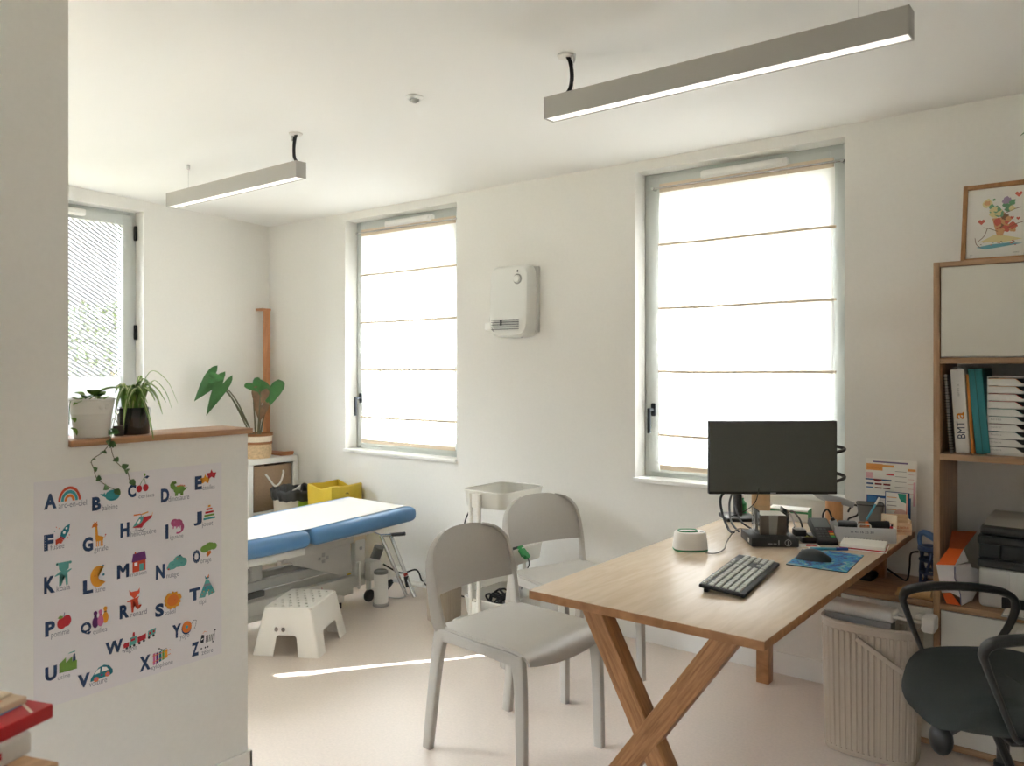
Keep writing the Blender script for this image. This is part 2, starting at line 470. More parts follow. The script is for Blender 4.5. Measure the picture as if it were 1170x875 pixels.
# ------------------------------------------------------------------ windows
GLASS = clear_plastic('window_glass', (1, 1, 1), 0.1, 0.0)
HANDLEM = mat('handle_dark', (52, 56, 60), 0.35, 0.6)
FILM3 = striped_film('striped_film_back', 'X', -0.6, 0.03, 0.5, 0.0, (.6, .45))
FILM1 = striped_film('striped_film_left', 'Y', 0.62, 0.027, 0.42, 1.365, (.7, .24), (.85, .45))
def window(name, O, U, N_, w, z0, z1, film, handle_u, hinge_u, vent=(.32, .42)):
    """O = lower corner on the wall face; U along the wall, N_ outwards"""
    O = Vector(O); U = Vector(U); N_ = Vector(N_); Z = Vector((0, 0, 1)); h = z1 - z0
    root = sroot(name)
    def bx(b, u0, n0, v0, u1, n1, v1, bev=.002, m=None):
        M = Matrix((U, N_, Z)).transposed().to_4x4(); M.translation = O
        if M.determinant() < 0:
            t = MB(); t.box((u0, n0, v0), (u1, n1, v1), bev, m); bmesh.ops.transform(t.bm, matrix=M, verts=t.bm.verts)
            bmesh.ops.reverse_faces(t.bm, faces=t.bm.faces); b.add(t.bm, m)
        else: b.box((u0, n0, v0), (u1, n1, v1), bev, m, M)
    b = MB(); f = .04
    bx(b, 0, .11, 0, f, .19, h); bx(b, w - f, .11, 0, w, .19, h); bx(b, f, .11, 0, w - f, .19, f); bx(b, f, .11, h - f, w - f, .19, h)
    b.build('frame', FRAMEM, root)
    b = MB(); s0 = .028; s = .065
    bx(b, s0, .095, s0, s0 + s, .165, h - s0); bx(b, w - s0 - s, .095, s0, w - s0, .165, h - s0)
    bx(b, s0 + s, .095, s0, w - s0 - s, .165, s0 + s); bx(b, s0 + s, .095, h - s0 - s, w - s0 - s, .165, h - s0)
    b.build('sash', FRAMEM, root)
    g = s0 + s
    b = MB(); bx(b, g, .128, g, w - g, .136, h - g, 0); b.build('pane', GLASS, root)
    b = MB(); bx(b, g, .1255, g, w - g, .1265, h - g, 0); b.build('privacy_film', film, root)
    b = MB(); bx(b, -.004, -.018, -.018, w + .004, .095, .004, .002)
    b.build('sill', WHITE, root)
    b = MB(); bx(b, w * vent[0], .055, h - .075, w * vent[0] + w * vent[1], .097, h - .03, .012); bx(b, w * vent[0] + .02, .045, h - .068, w * vent[0] + w * vent[1] - .02, .06, h - .04, .006)
    b.build('vent', WHITE, root)
    zc = .36
    b = MB(); bx(b, handle_u - .013, .083, zc - .035, handle_u + .013, .096, zc + .035, .006); bx(b, handle_u - .008, .045, zc - .008, handle_u + .008, .085, zc + .008, .003)
    bx(b, handle_u - .01, .035, zc - .125, handle_u + .01, .05, zc + .01, .006); b.build('handle', HANDLEM, root)
    b = MB()
    for zz in (.3, .82, 1.5): bx(b, hinge_u - .008, .075, zz - .05, hinge_u + .008, .1, zz + .05, .003)
    b.build('hinge', BLACK, root)
    return root
wid = W2[1] - W2[0]
window('window_1', (LX, W1[0], W1Z[0]), (0, 1, 0), (-1, 0, 0), W1[1] - W1[0], W1Z[0], W1Z[1], FILM1, .06, W1[1] - W1[0] - .012, (.25, .42))
window('window_2', (W2[0], WY, WZ[0]), (1, 0, 0), (0, 1, 0), wid, WZ[0], WZ[1], FILM3, .06, wid - .012)
window('window_3', (W3[0], WY, WZ[0]), (1, 0, 0), (0, 1, 0), wid, WZ[0], WZ[1], FILM3, .06, wid - .012)

window('fill_window_front', (FW[0], FY, FW[2]), (1, 0, 0), (0, -1, 0), FW[1] - FW[0], FW[2], FW[3], GLASS, .06, FW[1] - FW[0] - .012)  # added out of view as fill light
window('fill_window_left', (LX, FILL_LW[0], W1Z[0]), (0, 1, 0), (-1, 0, 0), FILL_LW[1] - FILL_LW[0], W1Z[0], W1Z[1], GLASS, .06, FILL_LW[1] - FILL_LW[0] - .012)  # added fill light, hidden by the partition
# roman blinds hung on the sashes
BLIND = fabric_translucent('blind_cloth', (243, 241, 237), 0.33)
HEM = fabric_translucent('blind_hem', (214, 198, 176), 0.0)
def blind(x0, x1, label):
    ztop, zbot = 2.40, .9
    Yb = WY + .07
    t = thing('roman_blind', label, 'blind', ((x0 + x1) / 2, Yb, zbot), 0, 'roman blinds')
    zs = [2.36, 2.08, 1.745, 1.412, 1.078, .905]
    rnd = random.Random(x0)
    ph = rnd.random() * 6
    def f(u, v):
        z = 2.395 + (zbot - 2.395) * v
        k = .004 * math.sin(u * 9 + ph + z * 2) + .003 * math.sin(u * 23 + ph * 2 - z * 5)
        nd = min(abs(z - q) for q in zs)
        x = x0 + (x1 - x0) * u - (.006 * math.sin(z * 9 + u * 3) if u in (0, 1) else 0)
        return Vector((x, Yb + k + .004 * math.exp(-nd / .02), z - .004 * math.sin(u * 5 + ph)))
    b = MB(); b.grid(f, 30, 60, 0, BLIND); b.build('cloth', None, t)
    b = MB(); b.box((x0 - .002, Yb - .006, 2.355), (x1 + .002, Yb + .004, 2.40), .003); b.build('top_hem', HEM, t)
    for z in zs[1:5]:
        b = MB(); b.tube([(x0 - .006, Yb - .004, z), (x0 + (x1 - x0) * .3, Yb - .004, z - .003), (x0 + (x1 - x0) * .7, Yb - .004, z + .001), (x1 + .012, Yb - .004, z + .002)], (.0068), 8, None, False, 5)
        b.build('rod', HEM, t)
    b = MB(); b.box((x0, Yb - .005, zbot - .006), (x1, Yb + .003, zbot + .02), .003); b.build('bottom_hem', HEM, t)
    b = MB(); b.tube([(x0 - .045, Yb - .006, 2.378), (x1 + .05, Yb - .006, 2.378)], .006, 10)
    for x in (x0 - .038, x1 + .042): b.tube([(x, Yb - .016, 2.378), (x, Yb + .024, 2.378)], .009, 10)
    b.build('curtain_rail', STEEL, t)
    for q in (.22, .76):
        x = x0 + (x1 - x0) * q
        b = MB(); b.tube([(x, Yb - .008, 2.36), (x + .002, Yb - .009, 1.9), (x, Yb - .008, .92)], .0012, 6); b.build('cord', PAPER, t)
blind(-4.35, -3.455, 'white roman blind pulled down on the window left of the wall heater')
blind(-2.0, -1.115, 'white roman blind pulled down on the window behind the monitor')

# outside
b = MB(); b.box((-60, -40, -3.2), (40, 60, -3.0)); struct(b.build('ground', mat('dry_grass', (96, 92, 76), 0.9, noise=0.2, scale=0.6)))
b = MB()
b.grid(lambda u, v: Vector((-46 - 10 * math.sin(PI * v), -50 + 110 * u, -3 + (2.6 + 1.6 * math.sin(u * 9) + math.sin(u * 21)) * math.sin(PI * v * .5))), 60, 6)
struct(b.build('hills', mat('far_hill', (96, 96, 92), 0.9, noise=.2, scale=.3)))
def tree(x, y, h, r, label, seed):
    rnd = random.Random(seed)
    t = thing('tree', label, 'tree', (x, y, -3))
    b = MB(); b.tube([(x, y, -3), (x + .1, y, -3 + h * .5), (x, y + .1, -3 + h * .8)], [.14, .1, .05], 8); b.build('trunk', mat('bark', (92, 76, 60), .9), t)
    b = MB()
    for k in range(2600):
        a = rnd.random() * 2 * PI; q = rnd.random() ** .5; zz = rnd.random()
        rr = r * q * (1 - .5 * zz)
        p = Vector((x + rr * math.cos(a), y + rr * math.sin(a), -3 + h * (.25 + .75 * zz)))
        d = Vector((rnd.uniform(-1, 1), rnd.uniform(-1, 1), rnd.uniform(-.5, 1))) * .11
        b.leaf(p, p + d, .06, n=2, thick=0)
    b.build('crown', mat('tree_leaf', (74, 84, 52), .8, noise=.3, scale=3), t)
tree(-13.4, 6.25, 5.4, 1.3, 'leafy tree outside, low in the corner of the left window', 3)
tree(-15.4, 5.3, 4.0, 1.2, 'smaller bush outside the left window, beside the leafy tree', 5)
# ------------------------------------------------------------------ desk
DX0, DX1, DY0, DY1, DZ = -1.496, -0.75, 1.985, 3.69, .75
t = thing('desk', 'long oak desk with crossed plank legs, carrying the monitor and keyboard', 'desk', ((DX0 + DX1) / 2, (DY0 + DY1) / 2, 0))
OAKSHEEN = wood('oak_top_sheen', (212, 190, 164), (226, 206, 182), (9, 1.2, 14), 0.27, 4)  # paler than the beams: window sheen is put into the top's colour
b = MB(); b.box((DX0, DY0, DZ - .027), (DX1, DY1, DZ - .0012), .002, OAKX); b.box((DX0 + .0004, DY0 + .0004, DZ - .0025), (DX1 - .0004, DY1 - .0004, DZ), .0008, OAKSHEEN); b.build('desk_top', None, t)
YB = DY0 + .006
lw = .062
b = MB(); b.prism([(-1.304, .723), (-1.237, .723), (-.845, 0), (-.912, 0)], -.062, ((0, YB, 0), (1, 0, 0), (0, 0, 1)), None, .0025); b.build('leg', wood('oak_beam_one', (134, 90, 56), (184, 136, 92), (1.5, 22, 22), .45, 6, (0, math.atan2(-.723, .392) , 0)), t)
b = MB(); b.prism([(-.902, .723), (-.822, .723), (-1.34, 0), (-1.42, 0)], -.055, ((0, YB - .0008, 0), (1, 0, 0), (0, 0, 1)), None, .0025); b.build('leg', wood('oak_beam_two', (134, 90, 56), (184, 136, 92), (1.5, 22, 22), .45, 6, (0, math.atan2(.723, .518), 0)), t)
b = MB(); b.box((-1.385, 3.56, 0), (-1.327, 3.62, .723), .003); b.build('leg', OAKX, t)
b = MB(); b.tube([(-.876, 3.62, .554), (-.876, 3.62, .724)], .03, 16, power=4); b.build('leg', OAKX, t)

# ------------------------------------------------------------------ chairs
CH = mat('chair_shell', (174, 169, 160), 0.34, noise=.02, scale=120)
def make_chair(loc, rotz, label, group):
    t = thing('visitor_chair', label, 'chair', loc, rotz, group)
    # seat: dished, with a rolled front edge that bulges down
    def seat(u, v):
        s = v * 2 - 1
        x = -.215 + .455 * u
        hw = .2125 + .006 * math.sin(PI * u * .8)
        z = .4605 - .012 * (1 - s * s) * math.sin(PI * min(1, u * 1.1))
        if u > .8:
            q = (u - .8) / .2
            x = -.215 + .455 * .8 + .085 * math.sin(q * PI / 2)
            z -= (.034 + .022 * (1 - s * s)) * (1 - math.cos(q * PI / 2))
            x += .012 * (1 - s * s) * q
        return Vector((x, s * hw, z))
    b = LB(); b.grid(seat, 22, 12, -.010); b.build('seat', CH, t)
    for s in (1, -1):
        b = LB()
        b.tube([(-.262, s * .222, 0), (-.225, s * .216, .30), (-.205, s * .212, .42), (-.198, s * .210, .458)], [(.013, .021), (.014, .024), (.014, .028), (.013, .03)], 16, None, False, 4, side=(0, 1, 0), power=6)
        b.build('leg', CH, t)
        b = LB()
        b.tube([(.212, s * .222, 0), (.205, s * .218, .30), (.195, s * .215, .40), (.186, s * .213, .452)], [(.013, .019), (.014, .022), (.014, .025), (.012, .026)], 16, None, False, 4, side=(0, 1, 0), power=6)
        b.build('leg', CH, t)
        b = LB()
        b.tube([(-.21, s * .212, .434), (-.165, s * .213, .441), (0, s * .217, .440), (.15, s * .215, .436), (.203, s * .213, .424)], [(.012, .026), (.011, .022), (.011, .018), (.011, .022), (.011, .024)], 16, None, False, 4, side=(0, 1, 0), power=6)
        b.build('side_rail', CH, t)
    # backrest with its two uprights
    b = LB()
    HB = .805; Z0 = .575
    def back(u, v):
        s = v * 2 - 1
        z = Z0 + (HB - Z0) * u
        k = max(0.0, (z - .66) / (HB - .66))
        hw = .224 * (1 - k ** 2.6) ** (1 / 2.6) if k < .999 else .06
        hw = max(hw, .10)
        y = s * hw
        x = -.232 - (z - .575) * .20 - .035 * (1 - (y / .224) ** 2) 
        if u > .93: z -= .012 * (abs(s) ** 3)
        return Vector((x, y, z))
    b.grid(back, 16, 16, .012)
    b.build('backrest', CH, t, angle=50)
    for s in (1, -1):
        b = LB()
        b.tube([(-.19, s * .203, .447), (-.208, s * .213, .47), (-.222, s * .219, .53), (-.232, s * .221, .59), (-.25, s * .220, .67), (-.262, s * .205, .735), (-.276, s * .16, .778), (-.296, s * .105, .797)],
               [(.024, .012), (.026, .012), (.025, .011), (.023, .010), (.020, .009), (.015, .008), (.010, .006), (.004, .004)], 12, None, False, 5, side=(.9, -s * .3, 0), power=4)
        b.build('back_upright', CH, t)
    return t
c1 = make_chair((-1.846, 2.388, 0), math.radians(-4), 'grey plastic visitor chair in front, overlapped by the near end of the oak desk', 'visitor chairs')
copy_tree(c1, (-2.078, 3.115, 0), math.radians(-18), 'grey plastic visitor chair standing behind the first one, before the white trolley', 'visitor chairs')

# ------------------------------------------------------------------ treatment table
TXc = -3.80
BLUE = mat('blue_vinyl', (82, 128, 172), 0.36)
TBL = mat('table_enamel', (206, 205, 198), 0.42)
LIFT = mat('table_lift', (168, 170, 166), 0.45)
t = thing('treatment_table', 'blue padded treatment table on a white lifting frame behind the half wall', 'treatment table', (TXc, 2.45, 0))
TX0, TX1 = -4.128, -3.475
b = MB(); b.box((TX0, 1.42, .471), (TX1, 2.701, .560), .038, None, None, 5); b.build('mattress', BLUE, t)
HM = Matrix.Translation((0, 2.717, .51)) @ Matrix.Rotation(math.radians(1.6), 4, 'X')
b = MB(); b.box((TX0, 0, -.039), (TX1, .778, .05), .040, None, HM, 5); b.build('mattress', BLUE, t)
b = MB(); b.box((TX0 + .03, 1.46, .434), (TX1 - .03, 2.675, .471), .004); b.box((TX0 + .06, 2.66, .452), (TX1 - .1, 3.24, .471), .003); b.build('top_frame', TBL, t)
XN, XF = -3.741, -3.908
for x in (XN, XF):
    b = MB(); b.box((x - .022, 1.62, .107), (x + .022, 3.281, .180), .006)
    b.box((x - .022, 3.203, .144), (x + .022, 3.281, .389), .006); b.build('base_side', TBL, t)
b = MB(); b.box((XF - .02, 3.187, .374), (XN + .02, 3.292, .457), .004); b.build('column_head', mat('cream_block', (200, 186, 158), .6), t)
for x in (XN - .004, XF + .004):
    b = MB(); b.prism([(2.665, .353), (3.177, .384), (3.177, .410), (2.738, .431)], .012, ((x + .028, 0, 0), (0, 1, 0), (0, 0, 1)), None, .003)
    b.prism([(2.82, .431), (3.166, .40), (3.177, .206), (3.114, .196), (2.76, .327), (2.717, .374)], .014, ((x + .012, 0, 0), (0, 1, 0), (0, 0, 1)), None, .003)
    b.build('lift_plate', mat('lift_plate', (186, 184, 178), .45), t)
b = MB(); b.box((XN - .03, 1.57, .233), (XN + .012, 3.1, .285), .006); b.box((XF - .012, 1.57, .233), (XF + .03, 3.1, .285), .006); b.build('lift_rail_and_gap', LIFT, t)
b = MB(); b.box((XN - .06, 1.57, .186), (XN - .02, 2.6, .217), .003); b.build('lift_rail_and_gap', mat('rail_gap_shade', (90, 92, 92), .5), t)  # dark strip standing in for the shaded gap below the lift rail
b = MB()
b.tube([(XN - .03, 2.372, .395), (XN - .02, 2.435, .353), (XN, 2.529, .311)], [.03, .03, .02], 10); b.box((XN, 2.487, .295), (XN + .03, 2.55, .405), .004); b.build('lift_motor', LIFT, t)
for y in (1.8, 3.1):
    b = MB(); b.box((-4.10, y - .035, .03), (-3.735, y + .035, .07), .008); b.build('foot_bar', TBL, t)
    for x in (-4.08, -3.755):
        b = MB(); b.cyl((x, y, 0), .022, .035, 14); b.build('foot', DARK, t)
b = MB(); b.box((-3.83, 1.83, .052), (-3.78, 3.24, .108), .004); b.build('base_beam', TBL, t)
b = MB(); b.box((-3.80, 3.288, .13), (-3.68, 3.375, .245), .006); b.tube([(-3.70, 3.20, .26), (-3.66, 3.19, .27), (-3.65, 3.18, .24), (-3.655, 3.18, .13), (-3.68, 3.19, .12)], .008, 8, None, False, 4); b.build('control_box', TBL, t)
b = MB(); b.box((-3.725, 3.29, .075), (-3.70, 3.315, .15), .003, TBL)
M = Matrix.Translation((-3.712, 3.305, .038)) @ Matrix.Rotation(PI / 2, 4, 'Y')
b.lathe([(0, -.010), (.022, -.010), (.037, -.007), (.037, .007), (.022, .010), (0, .010)], (0, 0, 0), 20, DARK, M)
b.build('caster', None, t)
b = MB()
GT = mat('logo_green', (44, 110, 78), .6); RT = mat('logo_red', (172, 62, 66), .6)
put_text(b, 'eco', ((XN + .0232, 2.78, .131), (0, 1, 0), (0, 0, 1)), .052, .023, GT, .02); put_text(b, 'postural', ((XN + .0232, 2.835, .126), (0, 1, 0), (0, 0, 1)), .12, .036, RT, .02)
b.build('lettering', None, t)
b = MB()
for (y, z, w, h) in ((2.963, .348, .023, .023), (2.963, .311, .023, .019), (2.991, .328, .019, .021), (2.936, .330, .017, .017)): b.box((XN + .0225, y - w / 2, z - h / 2), (XN + .0245, y + w / 2, z + h / 2), .002)
b.tube([(XN + .021, 3.245, .337), (XN + .026, 3.245, .337)], .011, 10)
b.build('emblem', GREY, t)
# paper cover lying over the mattress
b = MB()
def paper(u, v):
    y = 1.463 + 2.012 * u; x = -4.049 + .512 * v
    z = .5625 + (y - 2.717) * .029 * (1 if y > 2.717 else 0)
    if 2.665 < y < 2.765: z -= .004 * math.sin((y - 2.665) / .1 * PI)
    z += .0010 * math.sin(x * 30 + y * 7) * math.sin(y * 13)
    if y > 3.449: z -= (y - 3.449) * .5
    return Vector((x, y, max(z, .5612) + .0012))
b.grid(paper, 60, 14, .0008)
tag(b.build('paper_cover', mat('couch_paper', (212, 210, 205), .8), None, (-3.79, 2.45, .56)), 'white paper sheet unrolled along the blue treatment table', 'paper sheet')

# chrome folding leg support leaning by the end of the table
t = thing('folding_leg_support', 'folded chrome tube support with a grey pad, before the back wall past the treatment table', 'leg support', (-3.6, 3.5, 0))
b = MB(); b.tube([(-3.775, 3.46, .37), (-3.68, 3.48, .19), (-3.585, 3.50, .012)], .012, 12); b.build('tube', STEEL, t)
b = MB(); b.tube([(-3.725, 3.50, .365), (-3.62, 3.51, .17), (-3.535, 3.52, .010)], .012, 12); b.build('tube', STEEL, t)
b = MB(); b.tube([(-3.775, 3.46, .37), (-3.72, 3.50, .374)], .009, 10); b.tube([(-3.92, 3.42, .41), (-3.775, 3.46, .372)], .005, 8); b.build('cross_bar', STEEL, t)
b = MB(); b.tube([(-3.735, 3.50, .372), (-3.64, 3.54, .385)], .012, 12); b.build('grip', mat('grip_grey', (90, 90, 90), .5), t)
b = MB(); b.tube([(-3.78, 3.45, .30), (-3.85, 3.43, .12)], .032, 16); b.build('pad', mat('pad_grey', (112, 112, 110), .55), t)
b = MB(); b.beam((-3.69, 3.49, .10), (-3.50, 3.56, .085), .03, .025, .004); b.build('clamp', WHITE, t)
b = MB(); b.tube([(-3.76, 3.49, .05), (-3.71, 3.49, .085)], [.03, .016], 10); b.build('knob', BLACK, t)
b = MB(); b.tube([(-3.585, 3.51, .065), (-3.60, 3.51, .13)], [.012, .016], 10, BLACK); b.ball((-3.604, 3.51, .14), .014, mat('knob_red', (168, 44, 36), .5)); b.build('knob', None, t)
# white roll standing on the floor
t = thing('canister', 'white cylinder with grey end caps standing on the floor by the table wheel', 'canister', (-3.60, 3.30, 0))
b = MB(); b.lathe([(0, .012), (.043, .012), (.041, .195), (0, .195)], (-3.60, 3.30, 0), 28); b.build('body', WHITE, t)
b = MB(); b.lathe([(0, 0), (.05, 0), (.05, .014), (.043, .018), (0, .018)], (-3.60, 3.30, 0), 28); b.build('base', GREY, t)
b = MB(); b.lathe([(0, .193), (.043, .193), (.043, .207), (.036, .212), (.034, .204), (0, .204)], (-3.60, 3.30, 0), 28); b.build('cap', mat('cap_grey', (118, 120, 118), .5), t)

# ------------------------------------------------------------------ step stool
STL = mat('stool_plastic', (232, 229, 222), 0.42)
t = thing('step_stool', 'white plastic step stool with a holed top, in front of the treatment table', 'step stool', (-3.435, 2.595, 0), math.radians(120))
L, Wd, H = .193, .168, .235          # half sizes at the floor (x along long side), height
l2, w2 = .165, .118                # half sizes on top
b = LB()
holes = []
for i in range(7):
    for j in range(5 if i % 2 == 0 else 4):
        cx = -.132 + .044 * i; cy = (-.084 + .042 * j) if i % 2 == 0 else (-.063 + .042 * j)
        holes.append(disc(cx, cy, .0088, .0088, 10))
b.holed(rrect(-l2, -w2, l2, w2, .022, 5), holes, .006, ((0, 0, H - .006), (1, 0, 0), (0, 1, 0)))
b.build('top', STL, t)
b = LB()
n = 14
def skirt(top_l, top_w, bot_l, bot_w):
    pass
def side(long):
    hb, ht = (L, l2) if long else (Wd, w2)
    out, ot = (Wd, w2) if long else (L, l2)
    lg = .088 if long else .100
    cut = .105
    f = lambda s, z: hb + (ht - hb) * z / H
    pts = [(-hb, 0), (-hb + lg, 0), (-hb + lg + .012, cut - .012), (-hb + lg + .024, cut), (hb - lg - .024, cut), (hb - lg - .012, cut - .012), (hb - lg, 0), (hb, 0), (ht - .004, H - .003), (-ht + .004, H - .003)]
    return pts, out, ot
for k in range(4):
    long = k % 2 == 0
    pts, out, ot = side(long)
    ang = k * PI / 2
    R = Matrix.Rotation(ang, 3, 'Z')
    U = R @ Vector((1, 0, 0)); Nn = R @ Vector((0, -1, 0))
    V = (Vector((0, 0, H)) - Nn * (out - ot)) / H
    o = Nn * out
    eyes = [disc(-.055, .128, .0115, .0115, 14), disc(-.018, .128, .0115, .0115, 14)] if not long else []
    tmp = MB(); tmp.holed(pts, eyes, .005, (o, U, V)) 
    b.add(tmp.bm)
    # rolled lip round the cut-out and along the feet
    lip = [o + U * x + V * y + Nn * .002 for x, y in pts[0:8]]
    b.tube(lip, .0042, 6)
bmesh.ops.recalc_face_normals(b.bm, faces=b.bm.faces)
b.build('body', STL, t)
for k in range(4):
    sx, sy = ((1, 1), (1, -1), (-1, -1), (-1, 1))[k]
    b = LB(); b.tube([(sx * (L - .004), sy * (Wd - .004), .002), (sx * (l2 - .004), sy * (w2 - .004), H - .012)], [.010, .012], 10); b.build('corner', STL, t)

# ------------------------------------------------------------------ cube shelf in the corner, with its fabric box
t = thing('cube_shelf', 'white cube shelf in the corner, holding a brown fabric box', 'shelf', (-5.155, 3.51, 0))
CX0, CX1, CY0, CY1 = -5.345, -4.962, 3.295, 3.718
b = MB()
b.box((CX0, CY0, .73), (CX1, CY1, .77), .002); b.box((CX0, CY0, 0), (CX1, CY1, .04), .002)
b.box((CX0, CY0, .04), (CX1, CY0 + .04, .73), .002); b.box((CX0, CY1 - .04, .04), (CX1, CY1, .73), .002)
b.box((CX0, CY0 + .04, .375), (CX1, CY1 - .04, .39), .001); b.box((CX0, CY0 + .04, .04), (CX0 + .01, CY1 - .04, .73), .001)
b.build('carcass', WHITE, t)
FAB = mat('brown_fabric', (152, 128, 104), 0.9, noise=.12, scale=150, bump=.2)
t = thing('storage_box', 'brown fabric storage box with a white rope handle, in the cube shelf', 'storage box', (-5.12, 3.51, .39))
b = MB()
x0, x1, y0, y1, z0, z1 = -5.31, -4.97, 3.345, 3.668, .392, .715
b.box((x0, y0, z0), (x1, y1, z0 + .006), .001); b.box((x1 - .006, y0, z0), (x1, y1, z1), .002); b.box((x0, y0, z0), (x0 + .006, y1, z1), .002)
b.box((x0, y0, z0), (x1, y0 + .006, z1), .002); b.box((x0, y1 - .006, z0), (x1, y1, z1), .002); b.build('body', FAB, t)
b = MB(); b.tube([(x1 + .001, 3.44, .655), (x1 + .012, 3.455, .63), (x1 + .016, 3.50, .572), (x1 + .016, 3.53, .567), (x1 + .014, 3.56, .59), (x1 + .012, 3.585, .65), (x1 + .001, 3.59, .668)], .0075, 10, None, False, 5); b.build('rope_handle', PAPER, t)
t = thing('storage_box', 'dark teal storage box in the lower cell of the white cube shelf', 'storage box', (-5.12, 3.51, .04))
b = MB(); b.box((-5.31, 3.345, .042), (-4.975, 3.668, .335), .006); b.build('body', mat('teal_fabric', (34, 82, 92), .85), t)
b = MB(); b.tube([(-4.974, 3.46, .27), (-4.96, 3.50, .22), (-4.96, 3.53, .22), (-4.974, 3.57, .27)], .006, 8, None, False, 4); b.build('rope_handle', PAPER, t)

# wooden height rod
WR = wood('rod_wood', (168, 110, 70), (200, 144, 98), (12, 12, 1.5), .5)
WR2 = wood('plate_wood', (158, 102, 62), (190, 132, 88), (1.5, 12, 12), .5)
t = thing('measuring_rod', 'tall wooden measuring rod standing in the room corner on the cube shelf', 'measuring rod', (-5.255, 3.66, .77))
b = MB(); b.box((-5.29, 3.64, .785), (-5.245, 3.675, 1.86), .003); b.build('upright', WR, t)
b = MB(); b.box((-5.33, 3.600, 1.858), (-5.243, 3.68, 1.875), .003); b.build('head_stop', WR, t)
b = MB(); b.box((-5.30, 3.60, .771), (-5.00, 3.705, .788), .003); b.box((-5.02, 3.61, .788), (-4.985, 3.70, .80), .003); b.build('base_plate', WR2, t)

# basket with the arrow-leaf plant
STRAW = mat('straw', (206, 178, 140), 0.85, noise=.18, scale=70, bump=.5); STRAWL = mat('pale_straw', (226, 214, 194), 0.85, noise=.06, scale=80, bump=.4)
BRN = mat('brown_band', (146, 98, 58), .8)
t = thing('basket_plant', 'arrow-leaved plant in a straw basket on the white cube shelf', 'potted plant', (-5.06, 3.43, .77))
pc = (-5.06, 3.43, .771)
b = MB(); b.lathe([(0, 0), (.095, 0), (.104, .03), (.106, .10)], pc, 28, STRAW); b.lathe([(.106, .10), (.1085, .101), (.1085, .118), (.107, .119)], pc, 28, BRN); b.lathe([(.107, .119), (.109, .16)], pc, 28, STRAWL); b.lathe([(.109, .16), (.112, .161), (.112, .178), (.100, .178), (.098, .15), (0, .15)], pc, 28, BRN)
b.build('basket', None, t)
ST = mat('plant_stem', (92, 92, 66), .6); GA = mat('arrow_leaf', (48, 104, 46), .4, noise=.2, scale=20); GB = mat('leaf_underside', (120, 92, 64), .6, noise=.3, scale=25)
def arrow_leaf(name, p, q, w, m, up, notch=.34):
    """arrow-shaped blade: p where the stalk joins, q the tip"""
    b = MB(); p = Vector(p); q = Vector(q); d = q - p; L = d.length; d.normalize()
    s = d.cross(Vector(up)).normalized(); nn = s.cross(d)
    half = [(-notch, .30), (-notch * .7, .46), (-.1, .53), (.15, .50), (.45, .36), (.75, .17), (1.0, 0.0)]
    t_ = bmesh.new(); mid = []
    rowsL, rowsR, rowsM = [], [], []
    ms = [0, 0, 0, .15, .45, .75, 1.0]
    for (a, h), mm in zip(half, ms):
        bend = -.10 * L * (mm if mm > 0 else a) ** 2
        rowsM.append(p + d * (mm * L) + nn * bend)
        rowsL.append(p + d * (a * L) + s * (h * w) + nn * (bend + .16 * h * w)); rowsR.append(p + d * (a * L) - s * (h * w) + nn * (bend + .16 * h * w))
    for rows in (rowsL, rowsR):
        vm = [t_.verts.new(x) for x in rowsM[2:]]; ve = [t_.verts.new(x) for x in rows]
        in0 = t_.verts.new(p + d * (-notch * .6 * L) + (s if rows is rowsL else -s) * (.12 * w) + nn * .02 * w)
        for f in ((vm[0], in0, ve[1], ve[2]), (in0, ve[0], ve[1])): t_.faces.new(f)
        for i in range(len(vm) - 1):
            try: t_.faces.new((vm[i], ve[i + 2], ve[i + 3], vm[i + 1]) if i + 3 < len(ve) - 0 and i < len(vm) - 2 else (vm[i], ve[i + 2], vm[i + 1]))
            except (ValueError, IndexError): pass
    bmesh.ops.subdivide_edges(t_, edges=t_.edges, cuts=1, smooth=.3)
    bmesh.ops.solidify(t_, geom=t_.faces, thickness=.0012)
    b.add(t_); return b.build(name, m, t, angle=80)
leaves = [((-5.19, 3.17, 1.36), (-5.28, 3.06, 1.185), .115, GA, (.85, -.5, .3)),
          ((-5.11, 3.185, 1.31), (-5.16, 3.08, 1.09), .10, GA, (.7, -.7, .2)),
          ((-5.15, 3.13, 1.35), (-5.1, 3.19, 1.35), .09, GA, (.6, -.6, .6)),
          ((-5.0, 3.50, 1.29), (-4.98, 3.485, 1.15), .20, GA, (.75, -.65, .1)),
          ((-5.07, 3.40, 1.31), (-5.02, 3.42, 1.25), .12, GA, (.6, -.5, .6)),
          ((-5.03, 3.44, 1.245), (-5.05, 3.42, 1.13), .12, GB, (.75, -.6, .1)),
          ((-5.03, 3.45, 1.15), (-5.03, 3.43, 1.03), .10, GB, (.75, -.6, .1))]
roots = [(-5.08, 3.40, .92), (-5.07, 3.41, .92), (-5.07, 3.42, .92), (-5.04, 3.44, .92), (-5.06, 3.42, .92), (-5.05, 3.43, .92), (-5.05, 3.44, .92)]
for (p, q, w, m, up), r in zip(leaves, roots):
    arrow_leaf('leaf', p, q, w, m, up)
    p = Vector(p); r = Vector(r); mid = r.lerp(p, .55) + Vector((0, 0, .05 if p.y < 3.3 else 0.01))
    b = MB(); b.tube([r, mid, p], [.006, .005, .0035], 8, None, False, 5); b.build('stalk', ST, t)

